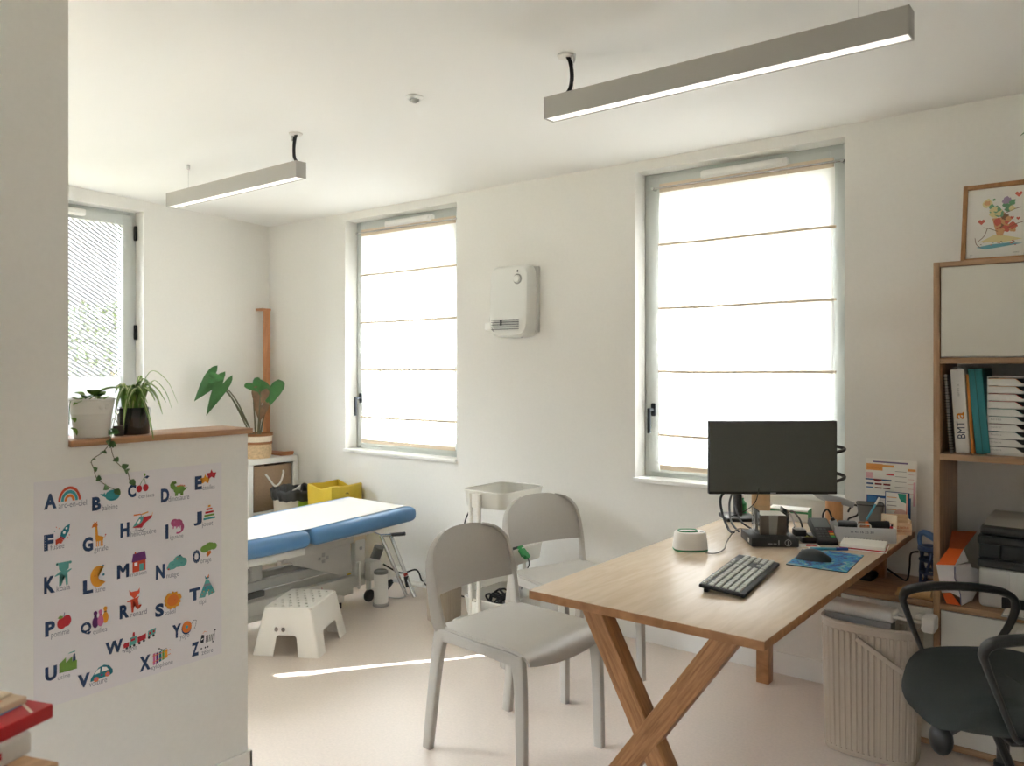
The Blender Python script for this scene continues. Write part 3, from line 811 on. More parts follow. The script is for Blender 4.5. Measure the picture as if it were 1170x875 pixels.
# ------------------------------------------------------------------ bins at the back wall
t = thing('waste_bin', 'beige waste bin lined with a black bag, between cube shelf and yellow bag', 'waste bin', (-4.70, 3.50, 0))
bc = (-4.70, 3.50, 0)
b = MB(); b.lathe([(0, 0), (.14, 0), (.175, .52), (.17, .52), (.136, .005)], bc, 30, None, None, .92, .85); b.build('body', mat('bin_beige', (196, 188, 174), .6), t)
b = MB(); b.grid(lambda u, v: Vector((bc[0] + .925 * (.1655 + .0085 * v) * math.cos(-.55 + 1.7 * u), bc[1] + .855 * (.1655 + .0085 * v) * math.sin(-.55 + 1.7 * u), .36 + .15 * v)), 20, 3, .002); b.build('band', mat('lime_band', (140, 176, 52), .5), t)
rnd = random.Random(2)
b = MB()
def bag(u, v):
    a = 2 * PI * u
    prof = [(.180, .505), (.188, .53), (.191, .565), (.183, .58), (.168, .565), (.150, .47), (.145, .32)]
    k = v * (len(prof) - 1); i = min(int(k), len(prof) - 2); f = k - i
    r = prof[i][0] * (1 - f) + prof[i + 1][0] * f; z = prof[i][1] * (1 - f) + prof[i + 1][1] * f
    r += .004 * math.sin(a * 17 + v * 5) + .003 * math.sin(a * 31 + v * 9); z += .008 * math.sin(a * 7) * (1 - abs(v - .4)) + .004 * math.sin(a * 19)
    return Vector((bc[0] + .92 * r * math.cos(a), bc[1] + .85 * r * math.sin(a), z))
b.grid(bag, 72, 18, 0, None, True); b.build('liner', mat('black_bag', (40, 42, 42), .35), t)
b = MB()
for k in range(7):
    a = rnd.random() * 6; r = .06 * rnd.random()
    c = Vector((bc[0] + r * math.cos(a), bc[1] + r * math.sin(a), .475 + .014 * k))
    d1 = Vector((rnd.uniform(-1, 1), rnd.uniform(-1, 1), rnd.uniform(-.3, 1))).normalized() * .045; d2 = d1.orthogonal().normalized() * .035
    b.grid(lambda u, v: c + d1 * (u * 2 - 1) + d2 * (v * 2 - 1) + Vector((0, 0, .012 * math.sin(u * 6) * math.cos(v * 5))), 5, 5, .001)
b.build('crumpled_paper', PAPER, t)
YEL = mat('yellow_bag', (206, 176, 48), .45, noise=.05, scale=14)
t = thing('waste_box', 'square bin covered by a yellow bag with a dark emblem, against the back wall', 'waste bin', (-4.35, 3.565, 0))
b = MB()
cx, cy, hx, hy = -4.350, 3.565, .122, .128
def yb(u, v):
    a = u * 4; k = int(a) % 4; f = a - int(a)
    cs = [(-1, -1), (1, -1), (1, 1), (-1, 1)]
    p, q = cs[k], cs[(k + 1) % 4]
    X = p[0] + (q[0] - p[0]) * f; Y = p[1] + (q[1] - p[1]) * f
    m_ = (1 - abs(f - .5) * 2)
    prof = [(1.0, .03), (1.0, .38), (1.02, .50), (1.04, .63), (.99, .637), (.95, .55), (.93, .45)]
    kk = v * (len(prof) - 1); i = min(int(kk), len(prof) - 2); g = kk - i
    sc = prof[i][0] * (1 - g) + prof[i + 1][0] * g; z = prof[i][1] * (1 - g) + prof[i + 1][1] * g
    if z > .46: z -= .024 * m_ * (z - .46) / .17 * (1.2 if k in (0, 2) else .35)
    sc2 = sc + .012 * math.sin(u * 40 + v * 8) * m_ * .4 + (-.06 * m_ if (k in (0, 2) and v < .75) else 0) * max(0, (z - .35) / .28)
    return Vector((cx + hx * X * sc2, cy + hy * Y * sc2, z))
b.grid(yb, 80, 24, 0, None, True); b.box((cx - hx * .98, cy - hy * .98, 0), (cx + hx * .98, cy + hy * .98, .04), .005); b.build('bag', YEL, t)
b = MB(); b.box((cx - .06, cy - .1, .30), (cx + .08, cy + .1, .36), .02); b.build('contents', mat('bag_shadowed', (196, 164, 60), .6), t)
b = MB()
EMB = mat('emblem_dark', (116, 108, 44), .6)
for k in range(3):
    a = PI / 2 + k * 2 * PI / 3
    b.tube([(cx + hx * 1.035, cy - .0 + .018 * math.cos(a) + .014 * math.cos(a + j), .55 + .018 * math.sin(a) + .014 * math.sin(a + j)) for j in (-1.3, -.5, .3, 1.1)], .0035, 6)
b.tube([(cx + hx * 1.035, cy, .543), (cx + hx * 1.035, cy, .552)], .006, 8)
b.build('emblem', EMB, t)

# things on the floor behind the table
LIME = mat('lime_plastic', (142, 186, 40), .5)
t = thing('floor_tray', 'lime green crate on the floor behind the lifting frame of the treatment table', 'crate', (-4.25, 3.05, 0), 0)
b = MB(); x0, x1, y0, y1 = -4.40, -4.10, 2.93, 3.23
b.box((x0, y0, .0), (x1, y1, .012), .002); b.box((x0, y0, .0), (x1, y0 + .012, .115), .004); b.box((x0, y1 - .012, 0), (x1, y1, .115), .004); b.box((x0, y0, 0), (x0 + .012, y1, .115), .004); b.box((x1 - .012, y0, 0), (x1, y1, .115), .004)
b.build('body', LIME, t)
b = MB(); b.tube([(x0, y0 - .004, .118), (x1 + .004, y0 - .004, .118), (x1 + .004, y1, .118), (x0, y1, .118)], .008, 8, closed=True); b.build('rim', DARK, t)
t = thing('patterned_carton', 'small pale patterned carton on the floor beside the lime crate', 'carton', (-4.2, 3.31, 0))
b = MB(); b.box((-4.30, 3.25, 0), (-4.10, 3.38, .15), .003); b.build('body', mat('carton_pale', (214, 200, 172), .8, noise=.05, scale=50), t)
b = MB()
for k in range(9):
    y = 3.255 + (k % 3) * .04; z = .03 + (k // 3) * .045
    b.tube([(-4.099, y, z), (-4.097, y + .018, z + .016), (-4.099, y + .03, z + .002)], .004, 6)
b.build('pattern', mat('carton_ink', (120, 108, 88), .8), t)

# ------------------------------------------------------------------ white trolley
WT = mat('trolley_white', (226, 223, 214), .45)
t = thing('trolley', 'white three-tier metal trolley behind the grey chairs', 'trolley', (-2.70, 3.36, 0))
TX = (-2.845, -2.555); TY = (3.175, 3.545)
def tray(z0, h, name='tray'):
    b = MB()
    o = rrect(TX[0], TY[0], TX[1], TY[1], .05, 5); n = len(o)
    i_ = rrect(TX[0] + .012, TY[0] + .012, TX[1] - .012, TY[1] - .012, .042, 5)
    def ring(loop, z): return [(x, y, z) for x, y in loop]
    tb = bmesh.new()
    rings = [ring(i_, z0), ring(o, z0 + h), ring([(x, y) for x, y in o], z0 + h)]
    vs = [[tb.verts.new(p) for p in r] for r in rings[:2]]
    for k in range(n): tb.faces.new((vs[0][k], vs[0][(k + 1) % n], vs[1][(k + 1) % n], vs[1][k]))
    tb.faces.new(vs[0][::-1])
    bmesh.ops.solidify(tb, geom=tb.faces, thickness=.002)
    b.add(tb)
    b.tube([(x, y, z0 + h) for x, y in o], .004, 6, None, True)
    return b.build(name, WT, t)
tray(.70, .085); tray(.40, .085); tray(.135, .085)
for s, x in ((-1, TX[0]), (1, TX[1])):
    pass
for y in (TY[0] - .008, TY[1] + .008):
    for dx in (-.028, .028):
        b = MB(); xm = (TX[0] + TX[1]) / 2 - .04 + dx; b.tube([(xm, y, .09), (xm, y, .775)], .0125, 12); b.build('post', WT, t)
    xm = (TX[0] + TX[1]) / 2 - .04
    for z in (.70, .40, .135): b = MB(); b.box((xm - .02, y - .006, z), (xm + .02, y + .006, z + .075), .002); b.build('bracket', WT, t)
    b = MB(); b.tube([(xm - .028, y, .11), (xm - .035, y, .085), (TX[0] - .02, y, .075), (TX[0] - .05, y + (.03 if y < 3.3 else -.03), .075), (TX[0] - .05, (TY[0] + TY[1]) / 2, .075)], .0125, 10, None, False, 5)
    b.tube([(xm + .028, y, .11), (xm + .035, y, .085), (TX[1] + .02, y, .075), (TX[1] + .05, y + (.03 if y < 3.3 else -.03), .075), (TX[1] + .05, (TY[0] + TY[1]) / 2, .075)], .0125, 10, None, False, 5)
    b.build('foot_tube', WT, t)
    for x in (TX[0] - .035, TX[1] + .035):
        b = MB(); M = Matrix.Translation((x, y + (.02 if y < 3.3 else -.02), .028)) @ Matrix.Rotation(PI / 2, 4, 'X')
        b.lathe([(0, -.011), (.02, -.011), (.027, -.008), (.027, .008), (.02, .011), (0, .011)], (0, 0, 0), 18, mat('wheel_grey', (120, 150, 146), .4), M)
        yy = y + (.02 if y < 3.3 else -.02)
        b.box((x - .008, yy - .016, .03), (x + .008, yy + .016, .075), .003, mat('caster_fork', (190, 190, 186), .4))
        b.build('caster', None, t)
# what lies in the trolley
t = thing('cable_bundle', 'black coiled cables lying in the bottom tray of the white trolley', 'cables', (-2.65, 3.27, .14))
b = MB()
rnd = random.Random(11)
for k in range(7):
    c = (-2.66 + rnd.uniform(-.03, .03), 3.28 + rnd.uniform(-.03, .03)); r = rnd.uniform(.035, .06); tilt = rnd.uniform(.3, 1.2)
    b.tube([(c[0] + r * math.cos(a), c[1] + r * math.sin(a) * .6, .215 + r * tilt * math.sin(a + k)) for a in [j * PI / 6 for j in range(12)]], .0055, 6, None, True)
b.build('coil', BLACK, t)
t = thing('green_clip_set', 'black and green clips with a thin cable, in the middle tray of the trolley', 'clips', (-2.60, 3.24, .40))
b = MB(); b.box((-2.68, 3.24, .402), (-2.575, 3.36, .50), .01, BLACK); b.build('holder', None, t)
b = MB(); b.beam((-2.575, 3.335, .49), (-2.515, 3.33, .44), .034, .022, .004); b.beam((-2.56, 3.31, .495), (-2.52, 3.30, .455), .02, .02, .004); b.build('clip', mat('clip_green', (30, 140, 62), .4), t)
b = MB(); b.tube([(-2.515, 3.33, .44), (-2.50, 3.32, .41), (-2.52, 3.31, .36), (-2.535, 3.30, .28)], .003, 6, None, False, 5); b.build('cable', BLACK, t)
t = thing('document_pouch', 'thin black pouch hung on the side of the white trolley', 'pouch', (-2.93, 3.30, .35))
b = MB(); M = Matrix.Translation((-2.905, 3.24, .36)) @ Matrix.Rotation(math.radians(-8), 4, 'Y') 
b.box((-.012, 0, 0), (.012, .2, .19), .006, None, M); b.build('pouch', mat('pouch_black', (44, 46, 48), .6), t)
b = MB(); b.tube([(-2.935, 3.3, .54), (-2.92, 3.3, .60), (-2.87, 3.3, .69), (-2.853, 3.3, .77)], .004, 6, None, False, 4); b.build('strap', BLACK, t)

# ribbed bins: one by the trolley, one in front of the low cabinet
RIB = mat('ribbed_plastic', (178, 165, 147), .5)
def ribbed_bin(label, loc, rz, hx, hy, h, flap, group):
    t = thing('ribbed_bin', label, 'waste bin', loc, rz, group)
    b = LB()
    NR, NS = 44, 6
    n = NR * NS
    raw = [(math.copysign(abs(math.cos(a)) ** .625, math.cos(a)) * hx, math.copysign(abs(math.sin(a)) ** .625, math.sin(a)) * hy) for a in [2 * PI * k / 2000 for k in range(2001)]]
    cum = [0.0]
    for p_, q_ in zip(raw, raw[1:]): cum.append(cum[-1] + math.hypot(q_[0] - p_[0], q_[1] - p_[1]))
    out, jj = [], 0
    for k in range(n):
        s_ = cum[-1] * k / n
        while cum[jj + 1] < s_: jj += 1
        g = (s_ - cum[jj]) / max(1e-9, cum[jj + 1] - cum[jj]); out.append((raw[jj][0] * (1 - g) + raw[jj + 1][0] * g, raw[jj][1] * (1 - g) + raw[jj + 1][1] * g))
    nrm = []
    for k in range(n):
        dx = out[(k + 1) % n][0] - out[k - 1][0]; dy = out[(k + 1) % n][1] - out[k - 1][1]; l_ = math.hypot(dx, dy); nrm.append((dy / l_, -dx / l_))
    zs_ = [.004, .02, .022, h - .03, h - .028, h]
    def f(u, v):
        k = int(round(u * n)) % n; z = zs_[int(round(v * 5))]
        kk = .93 + .07 * z / h
        on = .0045 if (k % NS) in (1, 2, 3) else 0.0
        if z <= .02 or z >= h - .028: on = .003
        return Vector((out[k][0] * kk + nrm[k][0] * on, out[k][1] * kk + nrm[k][1] * on, z))
    b.grid(f, n, 5, -.0035, None, True)
    b.build('body', RIB, t, angle=25)
    b = LB(); b.lathe([(0, 0), (1, 0), (1, .006), (0, .006)], (0, 0, .002), 40, None, Matrix.Diagonal((hx * .93, hy * .93, 1, 1))); b.build('bottom', RIB, t)
    b = LB(); b.tube([(math.copysign(abs(math.cos(a)) ** .625, math.cos(a)) * (hx + .004), math.copysign(abs(math.sin(a)) ** .625, math.sin(a)) * (hy + .004), h) for a in [2 * PI * k / 48 for k in range(48)]], .0065, 8, None, True); b.build('rim', RIB, t)
    if flap:
        b = LB(); b.prism([(-.02, .0), (.155, -.10), (.155, -.122), (-.028, -.016)], .012, ((0, -hy - .012, h - .035), (1, 0, 0), (0, 0, 1)), None, .003)
        b.build('front_strip', RIB, t)
    return t
ribbed_bin('beige ribbed bin standing against the back wall, seen under the first grey chair back', (-3.115, 3.335, 0), 0, .085, .08, .33, False, 'ribbed bins')
ribbed_bin('beige ribbed bin with a white device in it, in front of the low cabinet', (-.800, 3.205, 0), math.radians(1), .165, .105, .49, True, 'ribbed bins')
t = thing('laminating_device', 'pale grey long device with two prongs lying across the ribbed bin', 'device', (-.80, 3.22, .5))
PG = mat('pale_device', (214, 210, 202), .45)
b = MB(); M = Matrix.Translation((-.965, 3.205, .50)) @ Matrix.Rotation(math.radians(-4), 4, 'Z')
b.box((0, -.035, 0), (.255, .045, .045), .012, PG, M, 3); b.build('body', None, t)
b = MB(); b.box((.0, -.028, -.05), (.245, .03, .0), .004, mat('device_grey', (150, 150, 148), .5), M); b.build('cartridge', None, t)
b = MB(); b.tube([(-.72, 3.165, .525), (-.60, 3.155, .525)], .006, 8); b.build('prong', PG, t)
b = MB(); b.tube([(-.72, 3.21, .525), (-.60, 3.20, .525)], .006, 8); b.build('prong', PG, t)
b = MB(); b.box((-.62, 3.14, .495), (-.575, 3.215, .55), .010); b.build('end_block', PG, t)
# ------------------------------------------------------------------ low cabinet under the desk end, and the tall bookcase
WKN = mat('knob_white', (226, 224, 216), .4)
BZ = .553
t = thing('low_cabinet', 'low oak cabinet with a pale door under the far end of the desk', 'cabinet', (-.797, 3.54, 0))
b = MB(); b.box((-.976, 3.35, BZ - .022), (-.619, 3.722, BZ), .0015); b.build('top', SHELFH, t)
b = MB(); b.box((-.976, 3.352, 0), (-.956, 3.722, BZ - .022), .0015); b.build('side_panel', SHELFW, t)
b = MB(); b.box((-.956, 3.356, .012), (-.619, 3.72, .032), .001); b.build('bottom_panel', SHELFH, t)
d = MB(); d.box((-.953, 3.352, .035), (-.621, 3.37, BZ - .026), .0015); d = d.build('door', BEIGE, t)
def knob(parent, x, y, z):
    b = MB(); M = Matrix.Translation((x, y, z)) @ Matrix.Rotation(PI / 2, 4, 'X')
    b.lathe([(0, 0), (.006, 0), (.006, .008), (.014, .012), (.015, .018), (.010, .022), (0, .022)], (0, 0, 0), 18, None, M); b.build('knob', WKN, parent)
knob(d, -.66, 3.352, .497)
BX0, BX1, BYF = -.618, .30, 3.35
t = thing('bookcase', 'tall oak bookcase with pale doors against the back wall', 'bookcase', ((BX0 + BX1) / 2, 3.54, 0))
for x in (BX0, BX1 - .022):
    b = MB(); b.box((x, BYF, 0), (x + .022, 3.722, 1.832), .0015); b.build('side_panel', SHELFW, t)
b = MB(); b.box((BX0 + .022, BYF, 1.814), (BX1 - .022, 3.722, 1.832), .0015); b.build('top', SHELFH, t)
for z in (1.452, 1.092, BZ - .022, .012):
    b = MB(); b.box((BX0 + .022, BYF + .001, z), (BX1 - .022, 3.72, z + .0225), .0015); b.build('shelf', SHELFH, t)
for x0, x1 in ((BX0 + .025, -.162), (-.158, BX1 - .025)):
    b = MB(); b.box((x0, BYF + .003, 1.478), (x1, BYF + .02, 1.812), .0015); b.build('door', BEIGE, t)
for x0, x1, kx in ((BX0 + .025, -.302, -.337), (-.298, -.002, -.04), (.002, BX1 - .025, .04)):
    b = MB(); b.box((x0, BYF + .003, .037), (x1, BYF + .02, BZ - .026), .0015); dd = b.build('door', BEIGE, t)
    knob(dd, kx, BYF + .003, .497)
b = MB(); b.box((BX0 + .022, BYF + .022, 1.475), (BX1 - .022, 3.722, 1.814)); b.build('back_panel', WHITE, t)

# on the shelf: spiral book, binders, drawer tower
SZ = 1.1145
def tilt(x, ang): return Matrix.Translation((x, 0, SZ)) @ Matrix.Rotation(ang, 4, 'Y')
t = thing('spiral_book', 'thin grey spiral-bound book at the left end of the bookcase shelf', 'book', (-.575, 3.5, SZ))
M = tilt(-.572, math.radians(-4))
b = MB(); b.box((0, 3.41, 0), (.010, 3.62, .297), .001, None, M); b.build('pages', mat('grey_paper', (168, 166, 164), .8), t)
b = MB()
for k in range(27):
    z = .012 + k * .0105
    c = [M @ Vector((.005 + .009 * math.cos(a), 3.408 + .007 * math.sin(a), z)) for a in [j * PI / 3 for j in range(6)]]
    b.tube(c, .0013, 4, None, True)
b.build('spiral', BLACK, t)
t = thing('ring_binder', 'white binder lettered BMT leaning beside the spiral book', 'binder', (-.54, 3.5, SZ))
M = tilt(-.552, math.radians(-3.4))
b = MB(); b.box((0, 3.405, .002), (.046, 3.68, .315), .003, None, M); b.build('cover', mat('binder_white', (224, 223, 218), .45), t)
b = MB()
NAVY = mat('ink_navy', (28, 46, 84), .6); ORG = mat('ink_orange', (214, 130, 32), .6)
put_text(b, 'BMT', (M @ Vector((.036, 3.4042, .056)), M.to_3x3() @ Vector((0, 0, 1)), M.to_3x3() @ Vector((-1, 0, 0))), .064, .026, NAVY, .0)
put_text(b, 'a', (M @ Vector((.037, 3.4042, .128)), M.to_3x3() @ Vector((0, 0, 1)), M.to_3x3() @ Vector((-1, 0, 0))), .026, .026, ORG, .01)
put_text(b, 'BMT a', (M @ Vector((.026, 3.4042, .215)), M.to_3x3() @ Vector((0, 0, 1)), M.to_3x3() @ Vector((-1, 0, 0))), .045, .006, GREY)
b.build('lettering', None, t)
b = MB(); c = [M @ Vector((.023 + .018 * math.cos(a), 3.42 , .316 + .008 * math.sin(a))) for a in [j * PI / 6 for j in range(7)]]; b.tube(c, .0025, 6); b.build('clasp', GREY, t)
t = thing('folder', 'thin orange folder between the white binder and the teal binder', 'folder', (-.50, 3.5, SZ))
M = tilt(-.5005, math.radians(-3.6)); b = MB(); b.box((0, 3.408, .001), (.009, 3.64, .298), .002, None, M); b.build('cover', mat('folder_orange', (214, 134, 52), .55), t)
b = MB(); b.box((.003, 3.412, .0), (.007, 3.645, .30), .001, None, M); b.build('sheets', PAPER, t)
t = thing('ring_binder', 'teal binder leaning against the white drawer tower', 'binder', (-.47, 3.5, SZ))
TEAL = mat('teal_cover', (40, 124, 130), .5)
M = tilt(-.486, math.radians(-5))
b = MB(); b.prism([(0, .002), (.022, .0), (.046, .004), (.046, .318), (.02, .316), (0, .32)], -.25, ((-.486, 3.41, SZ), M.to_3x3() @ Vector((1, 0, 0)), M.to_3x3() @ Vector((0, 0, 1))), None, .002); b.build('cover', TEAL, t)
b = MB(); b.prism([(.022, .006), (.024, .006), (.024, .314), (.022, .314)], .002, ((-.486, 3.41, SZ), M.to_3x3() @ Vector((1, 0, 0)), M.to_3x3() @ Vector((0, 0, 1))), None); b.build('spine_fold', mat('teal_dark', (24, 86, 92), .5), t)
t = thing('drawer_tower', 'white desktop drawer tower with ten shallow drawers on the bookcase shelf', 'drawer tower', (-.34, 3.55, SZ))
PLW = mat('tower_white', (222, 221, 216), .4)
x0, x1, yf, zt = -.452, -.175, 3.42, 1.405
b = MB(); b.box((x0, yf + .004, SZ), (x0 + .004, 3.70, zt), .001); b.box((x1 - .004, yf + .004, SZ), (x1, 3.70, zt), .001); b.box((x0, yf + .004, zt - .004), (x1, 3.70, zt), .001); b.box((x0, yf + .004, SZ), (x1, 3.70, SZ + .006), .001); b.box((x0, 3.694, SZ), (x1, 3.70, zt), .001)
b.build('casing', PLW, t)
cols = [(226, 150, 60), (222, 150, 60), (214, 70, 56), (206, 60, 52), (60, 140, 132), (52, 120, 120), (120, 60, 56), (52, 120, 120), (60, 70, 80), (70, 80, 80)]
dh = (zt - SZ - .012) / 10
NOTCH = mat('notch_dark', (22, 22, 22), .6)
for k in range(10):
    z0 = zt - .006 - (k + 1) * dh
    b = MB()
    h = dh - .003; w = x1 - x0 - .008; nx = .085
    b.prism([(0, 0), (w, 0), (w, h * .35), (nx + .022, h * .35), (nx, h), (0, h)], -.006, ((x0 + .004, yf, z0), (1, 0, 0), (0, 0, 1)), None, .0008)
    dr = b.build('drawer', PLW, t)
    b = MB(); b.box((x0 + .005, yf + .012, z0 + .001), (x1 - .005, yf + .03, z0 + h), 0, NOTCH); b.build('inside', None, dr)
    b = MB(); b.beam((x0 + .004 + nx, yf + .003, z0 + h), (x0 + .026 + nx, yf + .003, z0 + h * .35), .004, .0025, 0, mat('accent%d' % k, cols[k], .6)); b.box((x0 + .006, yf + .001, z0 + h), (x0 + .004 + nx, yf + .006, z0 + h + .0012), 0, mat('accent%d' % k, cols[k], .6)); b.build('accent_line', None, dr)
    if 4 < k:
        b = MB(); put_text(b, ['tests', 'matériel', 'feuilles', 'bilans', 'divers'][k - 5], ((x0 + .012, yf - .0004, z0 + h * .45), (1, 0, 0), (0, 0, 1)), .034, .007, GREY); b.build('label', None, dr)

# picture on top
FRW = wood('frame_wood', (150, 104, 60), (186, 138, 88), (8, 8, 2), .45)
t = thing('picture_frame', 'wood-framed colourful drawing leaning on top of the bookcase', 'picture', (-.36, 3.60, 1.832))
fa = math.radians(13); FU = Vector((1, 0, 0)); FV = Vector((0, math.sin(fa), math.cos(fa))); FO = Vector((-.55, 3.50, 1.836)); FNv = FU.cross(FV)   # points to the room (-Y side)
FWd, FHt = .25, .315
def fbox(b, u0, v0, u1, v1, n0, n1, m=None, bev=.0015):
    M = Matrix((FU, FV, FNv)).transposed().to_4x4(); M.translation = FO
    b.box((u0, v0, n0), (u1, v1, n1), bev, m, M)
b = MB(); fw = .016
fbox(b, 0, 0, fw, FHt, -.01, .012); fbox(b, FWd - fw, 0, FWd, FHt, -.01, .012); fbox(b, fw, 0, FWd - fw, fw, -.01, .012); fbox(b, fw, FHt - fw, FWd - fw, FHt, -.01, .012)
b.build('frame', FRW, t)
b = MB(); fbox(b, fw, fw, FWd - fw, FHt - fw, -.006, .0, PAPER, 0)
fr = (FO + FNv * .0006, FU, FV)
inks = {k: mat('ink_' + k, c, .7) for k, c in dict(red=(206, 104, 88), green=(120, 168, 128), lilac=(172, 152, 178), ochre=(214, 164, 118), yellow=(226, 214, 160), blue=(110, 170, 186), brown=(130, 96, 70), black=(70, 62, 56)).items()}
rnd = random.Random(5)
def lift(k): return (FO + FNv * (.0006 + .00015 * k), FU, FV)
def blob(cx, cy, r, m, k, sq=1.0):
    ph = rnd.random() * 6
    put_poly(b, [(cx + r * (1 + .22 * math.sin(3 * a + ph) + .12 * math.sin(5 * a + 2 * ph)) * math.cos(a), cy + sq * r * (1 + .2 * math.sin(4 * a + ph)) * math.sin(a)) for a in [2 * PI * j / 18 for j in range(18)]], lift(k), inks[m])
# a tree-like bouquet: trunk, crown of fruit-coloured patches, hearts, hill and river
put_poly(b, [(.118, .10), (.136, .10), (.158, .175), (.10, .175)], lift(1), inks['ochre'])
for i in range(16): blob(.13 + rnd.uniform(-.04, .04), .155 + rnd.uniform(-.03, .04), rnd.uniform(.006, .014), rnd.choice(['red', 'ochre', 'ochre', 'red', 'brown']), 2 + i * .2)
for i in range(14): blob(.13 + rnd.uniform(-.035, .035), .205 + rnd.uniform(-.018, .03), rnd.uniform(.007, .014), rnd.choice(['green', 'green', 'yellow']), 6 + i * .2)
for i in range(5): blob(.15 + rnd.uniform(-.012, .012), .238 + rnd.uniform(-.012, .012), rnd.uniform(.006, .011), 'lilac', 9 + i * .2)
for (x, y) in ((.185, .262), (.065, .162), (.185, .165), (.165, .17)):
    s = .011 if x in (.185, .065) and y != .165 else .006
    put_poly(b, [(x, y - s), (x + s * 1.1, y + s * .2), (x + s * .8, y + s * .9), (x + s * .3, y + s * .9), (x, y + s * .4), (x - s * .3, y + s * .9), (x - s * .8, y + s * .9), (x - s * 1.1, y + s * .2)], lift(10), inks['red'])
blob(.083, .238, .017, 'yellow', 3); blob(.083, .238, .010, 'ochre', 4); blob(.105, .25, .005, 'green', 4)
put_poly(b, [(.06, .082), (.11, .108), (.15, .10), (.2, .084), (.14, .076)], lift(1), inks['yellow'])
put_poly(b, [(.05, .062), (.10, .070), (.16, .072), (.20, .066), (.12, .056), (.08, .052)], lift(2), inks['blue'])
for i in range(14): blob(rnd.uniform(.06, .19), rnd.uniform(.062, .082), rnd.uniform(.002, .005), rnd.choice(['brown', 'black', 'red', 'ochre']), 4 + i * .1, .5)
for p in ([(.085, .135), (.075, .105), (.055, .085)], [(.12, .12), (.09, .135), (.07, .14)], [(.15, .13), (.18, .145), (.2, .15)], [(.14, .19), (.175, .205), (.195, .21)], [(.045, .10), (.05, .075), (.065, .06)]):
    b.tube([FO + FU * x + FV * y + FNv * .001 for x, y in p], .0011, 5, inks['brown'], False, 4)
put_text(b, 'n 1', (FO + FU * .03 + FV * .03 + FNv * .0008, FU, FV), .008, .004, inks['black']); put_text(b, 'merci', (FO + FU * .17 + FV * .031 + FNv * .0008, FU, FV), .02, .004, inks['black'])
b.build('picture', None, t)
b = MB(); fbox(b, fw, fw, FWd - fw, FHt - fw, .004, .006, None, 0); b.build('glazing', clear_plastic('frame_glass', (1, 1, 1), .08, .02), t)
# plant whose leaf tip reaches into view above the frame
t = thing('trailing_plant', 'green plant in a small pot on top of the bookcase, one leaf reaching into view', 'potted plant', (-.14, 3.50, 1.832))
b = MB(); b.lathe([(0, 0), (.05, 0), (.065, .11), (.058, .11), (.052, .02), (0, .02)], (-.14, 3.5, 1.833), 24); b.build('pot', mat('terracotta', (176, 110, 80), .8), t)
for k, (tx, ty, tz) in enumerate(((-.346, 3.40, 2.272), (-.05, 3.42, 2.25), (-.2, 3.6, 2.3), (-.02, 3.6, 2.2), (-.12, 3.38, 2.15))):
    b = MB(); b.tube([(-.14, 3.5, 1.90), (-.14 + (tx + .14) * .25, 3.5 + (ty - 3.5) * .3, 2.1), (-.14 + (tx + .14) * .6, 3.5 + (ty - 3.5) * .7, tz + .02)], [.004, .003, .002], 6, GREEN, False, 4)
    b.leaf((-.14 + (tx + .14) * .6, 3.5 + (ty - 3.5) * .7, tz + .02), (tx, ty, tz), .045, m=GREEN); b.build('leaf', None, t)

# printer
t = thing('printer', 'black and grey office printer on the bookcase counter', 'printer', (-.26, 3.53, BZ))
PB = mat('printer_black', (34, 37, 38), .35); PGY = mat('printer_grey', (190, 188, 182), .45); PTOP = mat('printer_lid', (200, 198, 190), .45)
px0, px1, py0, py1 = -.478, -.06, 3.40, 3.715
b = MB(); b.box((px0, py0 + .005, BZ), (px1, py1, .70), .018, None, None, 4); b.build('body', PGY, t)
b = MB(); b.box((px0 - .002, py0, .70), (px1 + .002, py1, .73), .008); b.box((px0 + .015, py0 + .03, .73), (px1 - .015, py1, .79), .004); b.box((px0, py0 + .02, .73), (px0 + .07, py1, .79), .006); b.box((px1 - .07, py0 + .02, .73), (px1, py1, .79), .006); b.build('upper_body', PB, t)
b = MB(); b.box((px0 - .004, py0 + .008, .785), (px1 + .004, py1, .815), .006); b.box((px0 + .002, py0 + .015, .815), (px1 - .002, py1, .852), .014); b.build('scanner', PB, t)
b = MB(); b.prism([(py0 + .03, .851), (py1, .851), (py1, .868), (py0 + .13, .868)], px1 - px0 - .14, ((px0 + .012, 0, 0), (0, 1, 0), (0, 0, 1)), None, .004); b.build('lid', PTOP, t)
b = MB(); b.box((px0 + .10, py0 + .0, .600), (px1 - .1, py0 + .006, .696), .003); b.build('front_panel', mat('printer_front', (200, 198, 192), .45), t)
b = MB(); b.box((px0 + .075, py0 - .001, .560), (px1 - .08, py0 + .02, .600), .002); b.build('tray_slot', NOTCH, t)
b = MB(); b.box((px0 + .085, py0 - .10, .556), (px1 - .09, py0 + .01, .562), .002); b.build('paper_tray', mat('tray_grey', (170, 170, 166), .5), t)
tag(MB().box((px0 + .09, py0 - .095, .5632), (px1 - .095, py0 - .005, .5655), 0).build('paper_stack', PAPER, None, (-.27, 3.35, .5632)), 'white sheets lying in the paper tray of the printer', 'paper')

